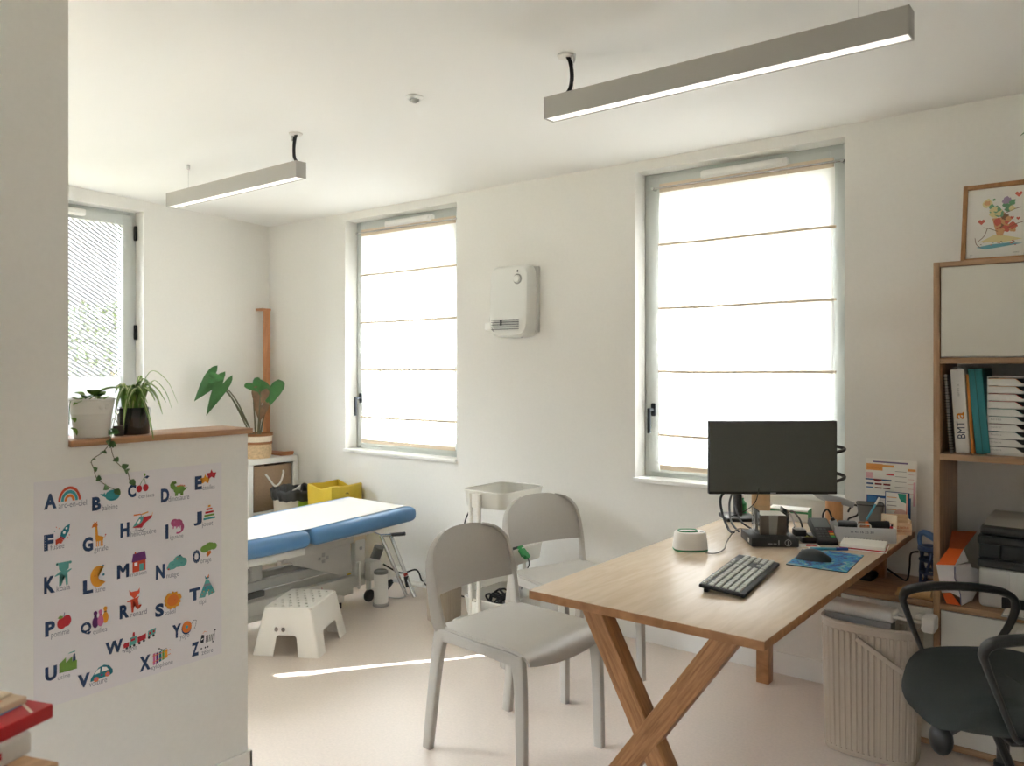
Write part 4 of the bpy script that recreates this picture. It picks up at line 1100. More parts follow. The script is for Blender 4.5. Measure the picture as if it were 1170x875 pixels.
# folded orange and white carton
ORC = mat('carton_orange', (224, 96, 30), .6); WHC = mat('carton_white', (220, 216, 216), .6); ORD = mat('carton_orange_back', (176, 84, 38), .6); STR = mat('carton_crease', (96, 100, 128), .6)
t = thing('folded_carton', 'crumpled white and orange carton standing between bookcase side and printer', 'carton', (-.555, 3.42, BZ))
def ply(b, pts, m): 
    c = sum((Vector(p) for p in pts), Vector()) / len(pts)
    tb = bmesh.new(); tb.faces.new([tb.verts.new(p) for p in pts]); bmesh.ops.triangulate(tb, faces=tb.faces); bmesh.ops.solidify(tb, geom=tb.faces, thickness=.0015); b.add(tb, m)
A1, A2 = (-.606, 3.34, .700), (-.545, 3.345, .706)
B1, B2 = (-.575, 3.40, .755), (-.530, 3.43, .752)
C1, C2 = (-.590, 3.352, .560), (-.530, 3.36, .578)
b = MB()
ply(b, [A1, A2, (-.527, 3.36, .585), (-.560, 3.355, .60), (-.590, 3.352, .595)], WHC)
ply(b, [A2, (-.510, 3.44, .70), (-.488, 3.46, .60), (-.503, 3.44, .562), (-.527, 3.358, .556), (-.530, 3.36, .60)], WHC)
ply(b, [B2, A2, (-.512, 3.42, .71)], WHC)
ply(b, [(-.535, 3.40, .70), (-.475, 3.52, .66), (-.468, 3.50, .62), (-.508, 3.45, .60)], WHC)
b.build('panel', None, t)
b = MB(); ply(b, [A1, A2, B2, B1], ORC); b.build('front_flap', None, t)
b = MB(); ply(b, [B1, B2, (-.505, 3.56, .80), (-.585, 3.53, .80)], ORD); b.build('top_flap', None, t)
b = MB(); ply(b, [(-.588, 3.351, .594), (-.560, 3.354, .60), (-.527, 3.357, .557), (-.575, 3.36, .5555)], ORC); b.build('bottom_flap', None, t)
b = MB(); b.tube([(-.5445, 3.342, .70), (-.545, 3.342, .66), (-.528, 3.352, .60), (-.526, 3.352, .56)], .002, 5); b.build('crease', STR, t)

# on the low cabinet
t = thing('plank', 'short light wooden board lying on the low cabinet edge beside the bookcase', 'board', (-.69, 3.43, BZ))
b = MB(); b.box((-.755, 3.365, BZ), (-.622, 3.51, BZ + .012), .002); b.tube([(-.745, 3.376, BZ + .018), (-.628, 3.372, BZ + .018)], .016, 14, None); b.build('board', wood('light_wood', (182, 140, 92), (208, 168, 118), (2, 12, 12)), t)
t = thing('phone_base', 'black flat handset base lying on the low cabinet under the desk', 'phone base', (-.92, 3.56, BZ))
b = MB(); b.box((-.98, 3.50, BZ), (-.87, 3.66, BZ + .028), .012, None, None, 3); b.build('base', BLACK, t)
b = MB(); b.tube([(-.965, 3.51, BZ + .03), (-.925, 3.57, BZ + .044), (-.885, 3.64, BZ + .03)], [(.018, .010), (.014, .009), (.018, .010)], 10, None, False, 5); b.build('handset', DARK, t)
NV = mat('navy_plastic', (38, 62, 104), .4)
t = thing('cable_rack', 'dark blue openwork plastic stand on the low cabinet beside the bookcase', 'stand', (-.69, 3.58, BZ))
b = MB()
for z in (BZ + .006, BZ + .055, BZ + .105, BZ + .15): b.tube([(-.675 + .036 * math.cos(a), 3.60 + .036 * math.sin(a), z) for a in [k * PI / 8 for k in range(16)]], (.0075 if z < BZ + .14 else .012), 8, None, True)
b.build('ring', NV, t)
for k in range(6):
    a = k * PI / 3; b = MB(); b.tube([(-.675 + .036 * math.cos(a), 3.60 + .036 * math.sin(a), BZ + .004), (-.675 + .037 * math.cos(a + .5), 3.60 + .037 * math.sin(a + .5), BZ + .08), (-.675 + .036 * math.cos(a + 1), 3.60 + .036 * math.sin(a + 1), BZ + .152)], .006, 8); b.build('post', NV, t)
b = MB(); b.tube([(-.71, 3.6, BZ + .15), (-.715, 3.60, BZ + .19), (-.70, 3.6, BZ + .212), (-.66, 3.6, BZ + .195), (-.635, 3.6, BZ + .188)], [.008, .009, .012, .016, .016], 10, None, False, 4); b.build('handle', mat('blue_light', (70, 106, 156), .35), t)
t = thing('black_cable', 'black cord looping down beside the dark blue openwork stand', 'cable', (-.74, 3.62, BZ))
b = MB(); b.tube([(-.715, 3.58, BZ + .135), (-.745, 3.59, BZ + .12), (-.752, 3.6, BZ + .06), (-.762, 3.60, BZ + .008), (-.80, 3.64, BZ + .005), (-.86, 3.66, BZ + .03), (-.88, 3.67, BZ + .006)], .004, 8, None, False, 6); b.build('cord', BLACK, t)

# ------------------------------------------------------------------ office chair
OC = mat('office_fabric', (50, 56, 55), .9, noise=.10, scale=220, bump=.25); OP = mat('office_plastic', (30, 32, 33), .32)
t = thing('office_chair', 'black office chair with looped armrests at the right end of the room', 'office chair', (-.335, 2.86, 0), math.radians(214))
b = LB()
def seat(u, v):
    a = 2 * PI * u; e = 2 / 3.4
    x = math.copysign(abs(math.cos(a)) ** e, math.cos(a)); y = math.copysign(abs(math.sin(a)) ** e, math.sin(a))
    prof = [(0, .392), (.55, .392), (.86, .398), (.96, .42), (1.0, .452), (.97, .482), (.86, .497), (.55, .492), (0, .488)]
    k = v * (len(prof) - 1); i = min(int(k), len(prof) - 2); f = k - i
    r = prof[i][0] * (1 - f) + prof[i + 1][0] * f; z = prof[i][1] * (1 - f) + prof[i + 1][1] * f
    X = .25 * r * x + .008; 
    drop = max(0, (X - .12) / .115)
    return Vector((X, .255 * r * y * (1 - .06 * max(0, x)), z - .05 * drop ** 2 * (1 if z > .44 else .35) + .014 * r * abs(y) ** 3 * (z > .45)))
b.grid(seat, 56, 24, 0, None, True); b.build('seat', OC, t, angle=60)
b = LB()
for (x, y0, y1) in ((-.02, -.03, .12), (-.05, .05, .2), (-.085, .09, .2)): b.tube([(x, y0, .4895), (x - .004, (y0 + y1) / 2, .492), (x + .002, y1, .4895)], [.001, .0035, .001], 6, None, False, 4)
b.build('crease', OC, t)
b = LB(); b.box((-.11, -.09, .345), (.09, .09, .393), .012); b.build('mechanism', BLACK, t)
for s in (1, -1):
    b = LB(); y = s * .268
    b.tube([(.075, s * .225, .40), (.105, s * .262, .425), (.145, y, .52), (.182, y, .62), (.19, y, .655), (.165, y, .682), (.08, y, .695), (-.05, y, .693), (-.14, y, .678), (-.178, y, .645), (-.165, y, .58), (-.105, y, .48), (-.07, s * .262, .425), (-.05, s * .225, .40)],
           [(.014, .006), (.013, .007), (.014, .008), (.015, .010), (.016, .012), (.022, .014), (.025, .014), (.025, .013), (.023, .013), (.019, .011), (.017, .009), (.015, .008), (.014, .007), (.014, .006)], 12, None, False, 6, side=(0, 1, 0), power=2.6)
    b.build('armrest', OP, t)
    b = LB(); b.box((-.08, s * .17, .385), (.10, s * .235, .396), .003); b.tube([(-.0, s * .255, .405), (-.0, s * .283, .405)], .012, 12); b.build('arm_bracket', BLACK, t)
b = LB(); b.tube([(.06, -.09, .37), (.10, -.15, .365), (.14, -.19, .345)], [(.008, .008), (.012, .008), (.010, .006)], 8, None, False, 4); b.build('tilt_lever', BLACK, t)
b = LB(); b.ball((.15, -.075, .262), .046, None, .75, .95, 1.1, 20); b.tube([(.06, -.03, .36), (.13, -.065, .29)], .014, 8); b.build('tension_knob', OP, t)
b = LB(); b.tube([(.09, .13, .385), (.02, .10, .24)], .013, 10); b.build('lever_bar', BLACK, t)
b = LB(); b.cyl((0, 0, .07), .026, .16, 20); b.cyl((0, 0, .22), .018, .13, 20); b.build('gas_post', OP, t)
for k in range(5):
    a = 2 * PI * k / 5 + .3; c, s = math.cos(a), math.sin(a)
    b = LB(); b.tube([(c * .02, s * .02, .105), (c * .16, s * .16, .095), (c * .29, s * .29, .078)], [(.024, .018), (.02, .015), (.014, .011)], 10, None, False, 3, side=(-s, c, 0), power=3); b.build('base_leg', OP, t)
    b = LB()
    for q in (-.014, .014):
        M = Matrix.Translation((c * .30 - s * q, s * .30 + c * q, .027)) @ Matrix.Rotation(a, 4, 'Z') @ Matrix.Rotation(PI / 2, 4, 'X')
        b.lathe([(0, -.009), (.02, -.009), (.027, -.005), (.027, .005), (.02, .009), (0, .009)], (0, 0, 0), 16, None, M)
    b.tube([(c * .29, s * .29, .085), (c * .295, s * .295, .03)], .009, 8)
    b.build('caster', BLACK, t)
b = LB(); b.beam((-.08, 0, .37), (-.27, 0, .40), .06, .012, .003); b.tube([(-.26, 0, .40), (-.30, 0, .46), (-.30, 0, .62)], [(.03, .008)] * 3, 8, None, False, 4, side=(0, 1, 0)); b.build('back_support', BLACK, t)
b = LB()
def oback(u, v):
    s = v * 2 - 1; z = .58 + .50 * u
    hw = .225 * (1 - abs(u * 2 - 1) ** 4 * .25)
    return Vector((-.245 - .03 * math.sin(u * PI) - .02 * u + .05 * s * s, s * hw, z))
b.grid(oback, 16, 14, .05); b.build('backrest', OC, t, angle=60)

# ------------------------------------------------------------------ desk things
Z = DZ + .0005
cr = math.radians(38.2)
t = thing('monitor', 'black computer monitor on an arm stand at the far end of the desk', 'monitor', (-1.44, 3.46, DZ))
mc = Vector((-1.231, 3.358, 1.053)); MU = Vector((math.cos(cr), math.sin(cr), 0)); MV = Vector((0, 0, 1)); MN = MU.cross(MV)   # towards the room
MM = Matrix((MU, MV, MN)).transposed().to_4x4(); MM.translation = mc
mw, mh = .545, .312
SCR = mat('screen_haze', (84, 88, 84), .45, noise=.06, scale=300, spec=.5)  # reflected haze on the dark screen is mixed into this grey
b = MB(); b.box((-mw / 2, -mh / 2, -.03), (mw / 2, mh / 2, .0), .004, None, MM); b.box((-.16, -.12, -.055), (.16, .09, -.028), .012, None, MM); b.build('casing', BLACK, t)
b = MB(); b.box((-mw / 2 + .003, -mh / 2 + .012, -.001), (mw / 2 - .003, mh / 2 - .003, .0008), 0, None, MM); sc = b.build('screen', SCR, t)
b = MB(); b.box((-.012, -mh / 2 + .003, .0), (.012, -mh / 2 + .008, .0007), 0, None, MM); b.build('badge', GREY, t)
ARM = mat('arm_black', (48, 50, 52), .35, .3)
bp = Vector((-1.425, 3.475, DZ))
b = MB(); M = Matrix.Translation(bp) @ Matrix.Rotation(cr, 4, 'Z'); b.box((-.075, -.06, 0), (.065, .09, .016), .003, None, M); b.build('base', BLACK, t)
b = MB(); b.tube([bp + Vector((-.01, 0, .015)), bp + Vector((-.018, .01, .16)), bp + Vector((-.02, .012, .3))], [(.02, .017)] * 3, 14); b.build('post', ARM, t)
b = MB(); b.tube([bp + Vector((-.02, .012, .285)), bp + Vector((.06, -.01, .295)), mc + MN * -.052], [(.02, .015)] * 3, 10, None, False, 4); b.build('arm', ARM, t)
b = MB()
for z0, z1 in ((1.10, 1.07), (.985, .945)):
    c = mc + MU * .265 + MN * -.02
    pts = [Vector((c.x, c.y, z0)) + MN * -.03 + MU * (.058 * math.sin(k * PI / 7)) + MV * ((z1 - z0) * k / 7 + .0) + MN * -.02 * math.cos(k * PI / 7) for k in range(8)]
    b.tube([pts[0] - MU * .05 - MN * .03 + MV * .005] + pts + [pts[-1] - MU * .05 - MN * .03 - MV * .02], .0075, 8, None, False, 3)
b.build('cable_loop', mat('cable_dark', (56, 54, 52), .5), t)

def cable(label, pts, r, m, name='cable'):
    b = MB(); b.tube(pts, r, 7, m, False, 6)
    o = b.build(name, None, None, pts[0]); tag(o, label, 'cable'); return o
cable('thick black cable falling from the monitor underside to the small computer, outermost of the bundle', [(-1.36, 3.28, .93), (-1.42, 3.26, .885), (-1.405, 3.23, .82), (-1.35, 3.17, .765), (-1.315, 3.14, .762)], .0055, BLACK)
cable('grey cable running inside the cable bundle below the monitor', [(-1.375, 3.33, .94), (-1.40, 3.30, .86), (-1.36, 3.22, .79), (-1.30, 3.155, .765)], .0045, mat('cable_grey', (96, 96, 96), .5))
cable('dark cable between the monitor arm and the small computer, innermost of the bundle', [(-1.39, 3.36, .95), (-1.385, 3.33, .84), (-1.33, 3.25, .79), (-1.26, 3.19, .775)], .004, DARK)
cable('thin black wire crossing in front of the kraft cylinder below the monitor', [(-1.27, 3.30, .93), (-1.285, 3.30, .87), (-1.32, 3.28, .83), (-1.37, 3.24, .805)], .0022, BLACK)
cable('thin beige cable from the white card dock to the small computer', [(-1.262, 2.755, .756), (-1.235, 2.785, .7535), (-1.235, 2.86, .756), (-1.262, 2.95, .765), (-1.255, 3.02, .80), (-1.22, 3.06, .80)], .0022, mat('cable_beige', (150, 138, 122), .5))
cable('white cables arching from the acrylic paper box to the black hub', [(-1.16, 3.17, .80), (-1.13, 3.17, .87), (-1.09, 3.16, .86), (-1.07, 3.15, .82), (-1.065, 3.13, .815)], .0035, mat('cable_white', (206, 204, 200), .5))
cable('grey cable curving behind the black hub to the payment terminal', [(-1.14, 3.19, .80), (-1.10, 3.19, .865), (-1.06, 3.18, .84), (-1.045, 3.19, .79), (-1.01, 3.215, .765), (-.985, 3.25, .765)], .0035, mat('cable_grey', (96, 96, 96), .5))
cable('black cord standing in a loop behind the payment terminal', [(-1.03, 3.40, .76), (-1.045, 3.42, .82), (-1.03, 3.43, .845), (-1.01, 3.42, .82), (-1.0, 3.42, .76)], .004, BLACK)

# card reader dock
t = thing('card_dock', 'white card reader dock with a green rim on the desk before the small computer', 'card reader', (-1.345, 2.80, DZ), cr)
DW = mat('dock_white', (226, 222, 216), .4); DG = mat('dock_green', (62, 138, 92), .45)
def sq(rx, ry, z, n=40, p=3.2): return [Vector((math.copysign(abs(math.cos(a)) ** (2 / p), math.cos(a)) * rx, math.copysign(abs(math.sin(a)) ** (2 / p), math.sin(a)) * ry, z)) for a in [2 * PI * k / n for k in range(n)]]
def stack(b, rings, m=None, cap=True):
    tb = bmesh.new(); vs = [[tb.verts.new(p) for p in r] for r in rings]; n = len(rings[0])
    for A_, B_ in zip(vs, vs[1:]):
        for k in range(n): tb.faces.new((A_[k], A_[(k + 1) % n], B_[(k + 1) % n], B_[k]))
    if cap: tb.faces.new(vs[0][::-1]); tb.faces.new(vs[-1])
    bmesh.ops.recalc_face_normals(tb, faces=tb.faces); b.add(tb, m)
b = LB(); stack(b, [sq(.064, .048, 0), sq(.0645, .0485, .004), sq(.0625, .047, .007)]); b.build('base', DG, t)
b = LB(); stack(b, [sq(.0635, .048, .006), sq(.062, .047, .03), sq(.057, .043, .062), sq(.054, .040, .067), sq(.048, .034, .068)]); b.build('body', DW, t)
b = LB(); b.tube([p + Vector((-.008, .004, 0)) for p in sq(.034, .024, .069, 32)], .004, 8, None, True); b.build('rim', DG, t)
b = LB(); stack(b, [[p + Vector((-.008, .004, 0)) for p in sq(.031, .021, z_, 32)] for z_ in (.066, .0695)]); b.build('card', PAPER, t)
b = LB(); b.box((.036, -.012, .067), (.048, .006, .0695), .001); b.build('key', GREY, t)

# keyboard
t = thing('keyboard', 'black keyboard with keys coloured pale for sheen near the middle of the desk', 'keyboard', (-1.025, 2.505, DZ), math.radians(97))
b = LB(); M = Matrix.Rotation(math.radians(6), 4, 'X'); M.translation = (0, 0, .0)
b.box((-.222, -.072, .008), (.222, .07, .020), .004, None, Matrix.Translation((0, 0, .004)) @ Matrix.Rotation(math.radians(5), 4, 'X')); b.build('tray', BLACK, t)
KM = mat('key_sheen', (204, 204, 198), .5)  # sheen on the keys is put into their pale colour
b = LB()
MK = Matrix.Translation((0, 0, .004)) @ Matrix.Rotation(math.radians(5), 4, 'X')
def key(x, y, w, h): b.box((x + .0016, y + .0016, .019), (x + w - .0016, y + h - .0016, .0255), .002, None, MK, 1)
p = .0193
X0 = -.216
for r in range(6):
    y = .049 - r * .0205 - (.004 if r > 0 else 0); hh = .0185 if r else .014
    if r == 0:
        for k in range(13): key(X0 + k * .0222, y, .0193, hh)
    elif r < 5:
        off = [0, 0, .5, .75, 1.2][r] * p; 
        if off: key(X0, y, off, hh)
        n = [0, 13, 12, 12, 11][r]
        for k in range(n): key(X0 + off + k * p, y, p, hh)
        xe = X0 + off + n * p; key(xe, y, X0 + 15 * p - xe, hh)
    else:
        for (a_, w_) in ((0, 1.4), (1.4, 1.2), (2.6, 1.2), (3.8, 6), (9.8, 1.2), (11, 1.2), (12.2, 1.4), (13.6, 1.4)): key(X0 + a_ * p, y, w_ * p, hh)
    for k in range(3):
        if r in (0, 1, 2) or (r == 5) or (r == 4 and k == 1): key(.080 + k * p, y, p, hh)
    for k in range(4):
        if r: key(.142 + k * .0185, y, .0185, hh)
b.build('keys', KM, t)
for x in (-.19, .19):
    b = LB(); b.box((x - .012, .045, 0), (x + .012, .06, .016), .003); b.build('foot', BLACK, t)
    b = LB(); b.box((x - .012, -.065, 0), (x + .012, -.055, .010), .002); b.build('foot', BLACK, t)

# mouse and pad
def paint_mat(name, cs, scale=9):
    m = bpy.data.materials.new(name); m.use_nodes = True; nt = m.node_tree; bs = nt.nodes['Principled BSDF']; bs.inputs['Roughness'].default_value = .7
    tc = nt.nodes.new('ShaderNodeTexCoord'); nz = nt.nodes.new('ShaderNodeTexNoise'); nz.inputs['Scale'].default_value = scale; nz.inputs['Detail'].default_value = 5; nz.inputs['Distortion'].default_value = 1.6
    r = nt.nodes.new('ShaderNodeValToRGB'); e = r.color_ramp.elements
    e[0].position = .38; e[0].color = lin(cs[0]) + (1,); e[1].position = .64; e[1].color = lin(cs[-1]) + (1,)
    for k, c in enumerate(cs[1:-1]): q = e.new(.38 + .26 * (k + 1) / (len(cs) - 1)); q.color = lin(c) + (1,)
    nt.links.new(tc.outputs['Object'], nz.inputs['Vector']); nt.links.new(nz.outputs[0], r.inputs[0]); nt.links.new(r.outputs[0], bs.inputs['Base Color']); return m
PADM = paint_mat('pad_print', [(52, 62, 104), (30, 96, 168), (44, 140, 196), (40, 120, 150), (96, 176, 176), (150, 160, 170)], 22)
t = thing('mouse_pad', 'blue and teal patterned mouse pad near the right edge of the desk', 'mouse pad', (-.887, 2.938, DZ), math.radians(4))
b = LB(); b.box((-.10, -.145, 0), (.10, .145, .003), .001); b.build('base', BLACK, t)
b = LB(); b.box((-.0995, -.1445, .003), (.0995, .1445, .0038), 0); b.build('cloth', PADM, t)
t = thing('mouse', 'black computer mouse on the blue mouse pad', 'mouse', (-.918, 2.905, DZ + .0038), math.radians(12))
b = LB()
rings = []
for k in range(13):
    q = k / 12; x = -.058 + .116 * q
    w = .031 * math.sin(PI * (.08 + .84 * q)) ** .5; h = .040 * math.sin(PI * (.04 + .9 * (q ** .8))) ** .75
    rings.append([Vector((x, w * math.cos(a) * (1 if math.sin(a) > 0 else 1), max(0.0005, h * max(0, math.sin(a))) )) for a in [2 * PI * j / 20 for j in range(20)]])
stack(b, rings); b.build('body', mat('mouse_black', (44, 47, 48), .4), t, angle=70)
b = LB(); M = Matrix.Translation((-.036, 0, .027)) @ Matrix.Rotation(PI / 2, 4, 'X'); b.lathe([(0, -.003), (.008, -.003), (.009, 0), (.008, .003), (0, .003)], (0, 0, 0), 16, None, M); b.build('wheel', GREY, t)

# small computer, paper box, hub
pr_ = math.radians(35)
t = thing('mini_computer', 'small black flat computer on the desk under the acrylic paper box', 'computer', (-1.152, 3.098, DZ), pr_)
b = LB(); b.box((-.089, -.091, .002), (.089, .091, .036), .003); b.build('case', BLACK, t)
b = LB(); b.box((-.085, -.0925, .004), (.085, -.0905, .034), .001); b.build('front', mat('front_black', (34, 36, 36), .3), t)
b = LB(); b.tube([(.047 + .0115 * math.cos(a), -.0932, .019 + .0115 * math.sin(a)) for a in [2 * PI * k / 20 for k in range(20)]], .0011, 5, None, True)
b.box((.0455, -.0938, .012), (.0485, -.0928, .026), 0); b.build('emblem', mat('emblem_silver', (190, 192, 190), .3, .5), t)
b = LB(); b.box((-.03, -.0936, .012), (-.012, -.0924, .017), .0005); b.box((-.008, -.0936, .012), (.004, -.0924, .017), .0005); b.build('port', GREY, t)
b = LB(); b.box((.010, -.0936, .009), (.015, -.0924, .028), .0005); b.build('vent', GREY, t)
b = LB(); b.box((-.0897, -.05, .010), (-.089, -.03, .026), 0); b.build('sticker', PAPER, t)
t = thing('paper_box', 'clear acrylic box of grey note paper on the small black computer', 'paper box', (-1.150, 3.102, DZ + .036), pr_)
ACR = clear_plastic('acrylic', (.96, .97, .96), .25, .05)
b = LB()
for (a_, c_) in (((-.058, -.058, 0), (.058, .058, .004)), ((-.058, -.058, .004), (-.055, .058, .097)), ((.055, -.058, .004), (.058, .058, .097)), ((-.055, .055, .004), (.055, .058, .097)), ((-.055, -.058, .004), (.055, -.055, .097))): b.box(a_, c_, .0005)
b.build('case', ACR, t)
NOTEG = mat('note_brown', (112, 98, 88), .8); NOTEL = mat('note_light', (178, 172, 164), .8)
b = LB(); b.box((-.049, -.05, .0045), (.05, .05, .078), .001); b.build('paper_block', NOTEG, t)
b = LB()
put_poly(b, [(-.018, .079), (.018, .079), (.010, .045), (.012, .005), (-.016, .005), (-.012, .045)], ((0, -.0504, 0), (1, 0, 0), (0, 0, 1)), NOTEL); b.box((-.047, -.048, .078), (.048, .048, .0795), .0003, PAPER); b.build('print', None, t)
t = thing('usb_hub', 'small black hub at the right end of the small computer', 'hub', (-1.048, 3.135, DZ + .036), pr_)
b = LB(); b.box((-.02, -.025, 0), (.022, .025, .024), .003); b.build('case', BLACK, t); b = LB(); b.box((-.019, -.024, .024), (.021, .024, .0255), .0005); b.build('cover', GREY, t)
t = thing('card_terminal', 'black card payment terminal with red, yellow and green keys on the desk', 'payment terminal', (-1.0, 3.265, DZ), math.radians(33))
MT = Matrix.Translation((0, 0, .018)) @ Matrix.Rotation(math.radians(22), 4, 'X')
b = LB(); b.box((-.037, -.085, 0), (.037, .06, .02), .006); b.build('dock', BLACK, t)
b = LB(); b.box((-.039, -.085, .0), (.039, .085, .032), .009, None, MT, 3); b.build('body', BLACK, t)
b = LB(); b.box((-.031, .012, .0315), (.031, .078, .0328), 0, None, MT); b.build('screen', mat('terminal_screen', (128, 134, 134), .2), t)
for r in range(4):
    for c in range(3):
        b = LB(); x = -.029 + c * .014; y = -.008 - r * .0165; b.box((x, y, .0315), (x + .011, y + .011, .0335), .001, None, MT); b.build('key', mat('terminal_key', (84, 86, 88), .5), t)
for r, (n_, c) in enumerate((('key_red', (214, 62, 52)), ('key_yellow', (222, 170, 60)), ('key_green', (52, 170, 90)))):
    b = LB(); y = -.025 - r * .0165; b.box((.015, y, .0315), (.033, y + .012, .034), .001, None, MT); k_ = b.build('key', mat(n_, c, .5), t); k_['label'] = n_[4:] + ' key'
t = thing('card_pad', 'low black reader pad between the hub and the payment terminal', 'reader', (-1.045, 3.225, DZ), pr_)
b = LB(); b.box((-.035, -.05, 0), (.035, .05, .022), .004); b.build('case', BLACK, t); b = LB(); b.box((-.02, -.035, .022), (.012, -.015, .0232), .0004); b.build('mark', mat('mark_yellow', (190, 180, 80), .6), t)
def card(label, c, rz, w, h, m, m2=None):
    t = thing('paper_card', label, 'card', (c[0], c[1], DZ), rz)
    b = LB(); b.box((-w / 2, -h / 2, 0), (w / 2, h / 2, .0012), 0); b.build('sheet', m, t)
    if m2:
        b = LB(); put_poly(b, [(-.01, -h * .35), (.035, -h * .3), (.03, h * .3), (.0, h * .35)], ((0, 0, .0014), (1, 0, 0), (0, 1, 0)), m2); b.build('print', None, t)
card('white card with red print lying by the payment terminal', (-1.015, 3.135), math.radians(30), .085, .054, PAPER, mat('print_red', (196, 52, 60), .6))
tag(MB().box((-.998, 3.085, DZ + .0013), (-.955, 3.125, DZ + .0028), 0).build('sticky_note', mat('note_paper', (226, 218, 200), .8), None, (-.976, 3.1, DZ)), 'small blank note paper between the small computer and mouse pad', 'note')

# organiser tray with its contents
orz = math.radians(26.7)
t = thing('organiser_tray', 'translucent grey organiser tray full of small items near the desk edge', 'organiser', (-.875, 3.372, DZ), orz)
OT = mat('organiser_grey', (206, 207, 208), .35)
b = LB()
for (a_, c_) in (((-.113, -.05, 0), (.113, .05, .003)), ((-.113, -.05, .003), (-.110, .05, .058)), ((.110, -.05, .003), (.113, .05, .058)), ((-.110, -.05, .003), (.110, -.047, .058)), ((-.110, .047, .003), (.110, .05, .058))): b.box(a_, c_, .001)
b.build('tray', OT, t)
b = LB(); put_text(b, 'M 41 16 25 30', ((-.055, -.0503, .036), (1, 0, 0), (0, 0, 1)), .085, .009, NAVY); b.build('lettering', None, t)
def oloc(x, y, z): return Matrix.Translation((-.875, 3.372, DZ)) @ Matrix.Rotation(orz, 4, 'Z') @ Vector((x, y, z))
def small(name, label, cat, x, y, z, f, rz=0):
    t = thing(name, label, cat, oloc(x, y, z), orz + rz); f(t); return t
def f1(t): b = LB(); b.box((-.035, -.018, 0), (.035, .018, .07), .008); b.build('case', mat('case_black', (46, 48, 50), .5), t); b = LB(); b.box((-.036, -.019, .052), (.036, .019, .072), .008); b.build('lid', mat('case_lid', (92, 94, 96), .45), t)
small('glasses_case', 'dark case with a grey lid at the left in the organiser tray', 'case', -.06, -.01, .0035, f1)
def f2(t): b = LB(); b.tube([(-.042, 0, .055), (.03, 0, .06)], .0185, 18); b.build('barrel', mat('roll_black', (40, 42, 44), .4), t); b = LB(); b.tube([(-.05, 0, .0545), (-.042, 0, .055)], .019, 18); e = b.build('cap', mat('roll_orange', (228, 110, 40), .5), t); b = LB(); b.tube([(.03, 0, .06), (.034, 0, .06)], .017, 18); b.build('cap', BLACK, t); b = LB(); b.tube([(0, 0, .002), (0, 0, .045)], .012, 10); b.build('foot', BLACK, t)
small('torch', 'black cylinder with an orange ring at the right in the organiser tray', 'torch', .06, -.012, .0035, f2)
def f3(t): b = LB(); b.tube([(0, 0, 0), (.012, -.004, .062)], .0055, 10); b.build('barrel', mat('pen_red', (198, 40, 44), .4), t); b = LB(); b.tube([(.012, -.004, .062), (.014, -.0045, .07)], .0035, 10); b.build('tip', BLACK, t)
small('marker', 'red marker at the right end of the organiser tray', 'marker', .085, -.038, .0035, f3)
def f4(t): b = LB(); b.tube([(-.022, 0, .002), (-.022, 0, .06), (-.018, 0, .066), (.018, 0, .066), (.022, 0, .06), (.022, 0, .002)], .0032, 8); b.build('frame', mat('clip_white', (220, 216, 200), .5), t); b = LB(); b.box((-.018, .002, 0), (.018, .008, .058), .001); b.build('pad', mat('wood_pad', (172, 118, 84), .6), t)
small('frame_clip', 'small white framed clip in the middle of the organiser tray', 'clip', .0, -.034, .0035, f4)
def f5(t): b = LB(); b.box((-.03, -.006, 0), (.03, .006, .068), .003); b.build('block', mat('block_brown', (150, 110, 84), .6), t)
small('wood_block', 'brown flat block behind the small white clip in the organiser tray', 'block', .015, .01, .0035, f5)
def f6(t): b = LB(); b.tube([(-.01, 0, .0), (-.024, .0, .075)], [(.012, .009), (.014, .011)], 12); b.build('body', mat('stapler_grey', (168, 170, 168), .4), t); b = LB(); b.tube([(-.024, 0, .075), (-.027, 0, .084)], [(.013, .010), (.008, .006)], 12); b.build('head', BLACK, t)
small('stapler', 'grey rounded stapler at the left end of the organiser tray', 'stapler', -.092, -.02, .0035, f6)
# notebook and pens
t = thing('notebook', 'spiral notebook with a white page and red cover on the desk edge', 'notebook', (-.835, 3.235, DZ), math.radians(9))
b = LB(); b.box((-.083, -.068, 0), (.083, .066, .003), .0008); b.build('back_cover', PAPER, t)
b = LB(); b.box((-.08, -.065, .003), (.08, .065, .007), .0008); b.build('cover', mat('cover_red', (178, 44, 54), .5), t)
b = LB(); b.box((-.078, -.062, .007), (.078, .063, .020), .0008); b.build('pages', PAPER, t)
b = LB()
for k in range(14):
    x = -.072 + k * .011
    b.tube([(x, .063 + .006 * math.cos(a), .012 + .010 * math.sin(a)) for a in [j * PI / 4 for j in range(8)]], .001, 4, None, True)
b.build('spiral', DARK, t)
def pen(label, p, q, r, cols):
    p, q = Vector(p), Vector(q); t = thing('pen', label, 'pen', p)
    b = MB(); b.tube([p.lerp(q, .06), p.lerp(q, .72)], r, 10); b.build('barrel', cols[0], t)
    b = MB(); b.tube([p.lerp(q, .7), q], [r * 1.12, r * 1.05], 10); b.build('cap', cols[1], t)
    b = MB(); b.tube([p, p.lerp(q, .07)], [r * .3, r * .9], 10); b.build('tip', cols[2], t)
PBL = mat('pen_blue', (30, 74, 160), .35); PCY = mat('pen_cyan', (70, 160, 190), .35)
pen('blue pen lying at the far edge of the mouse pad', (-.985, 3.045, DZ + .009), (-.865, 3.13, DZ + .009), .0052, (PCY, PBL, PAPER))
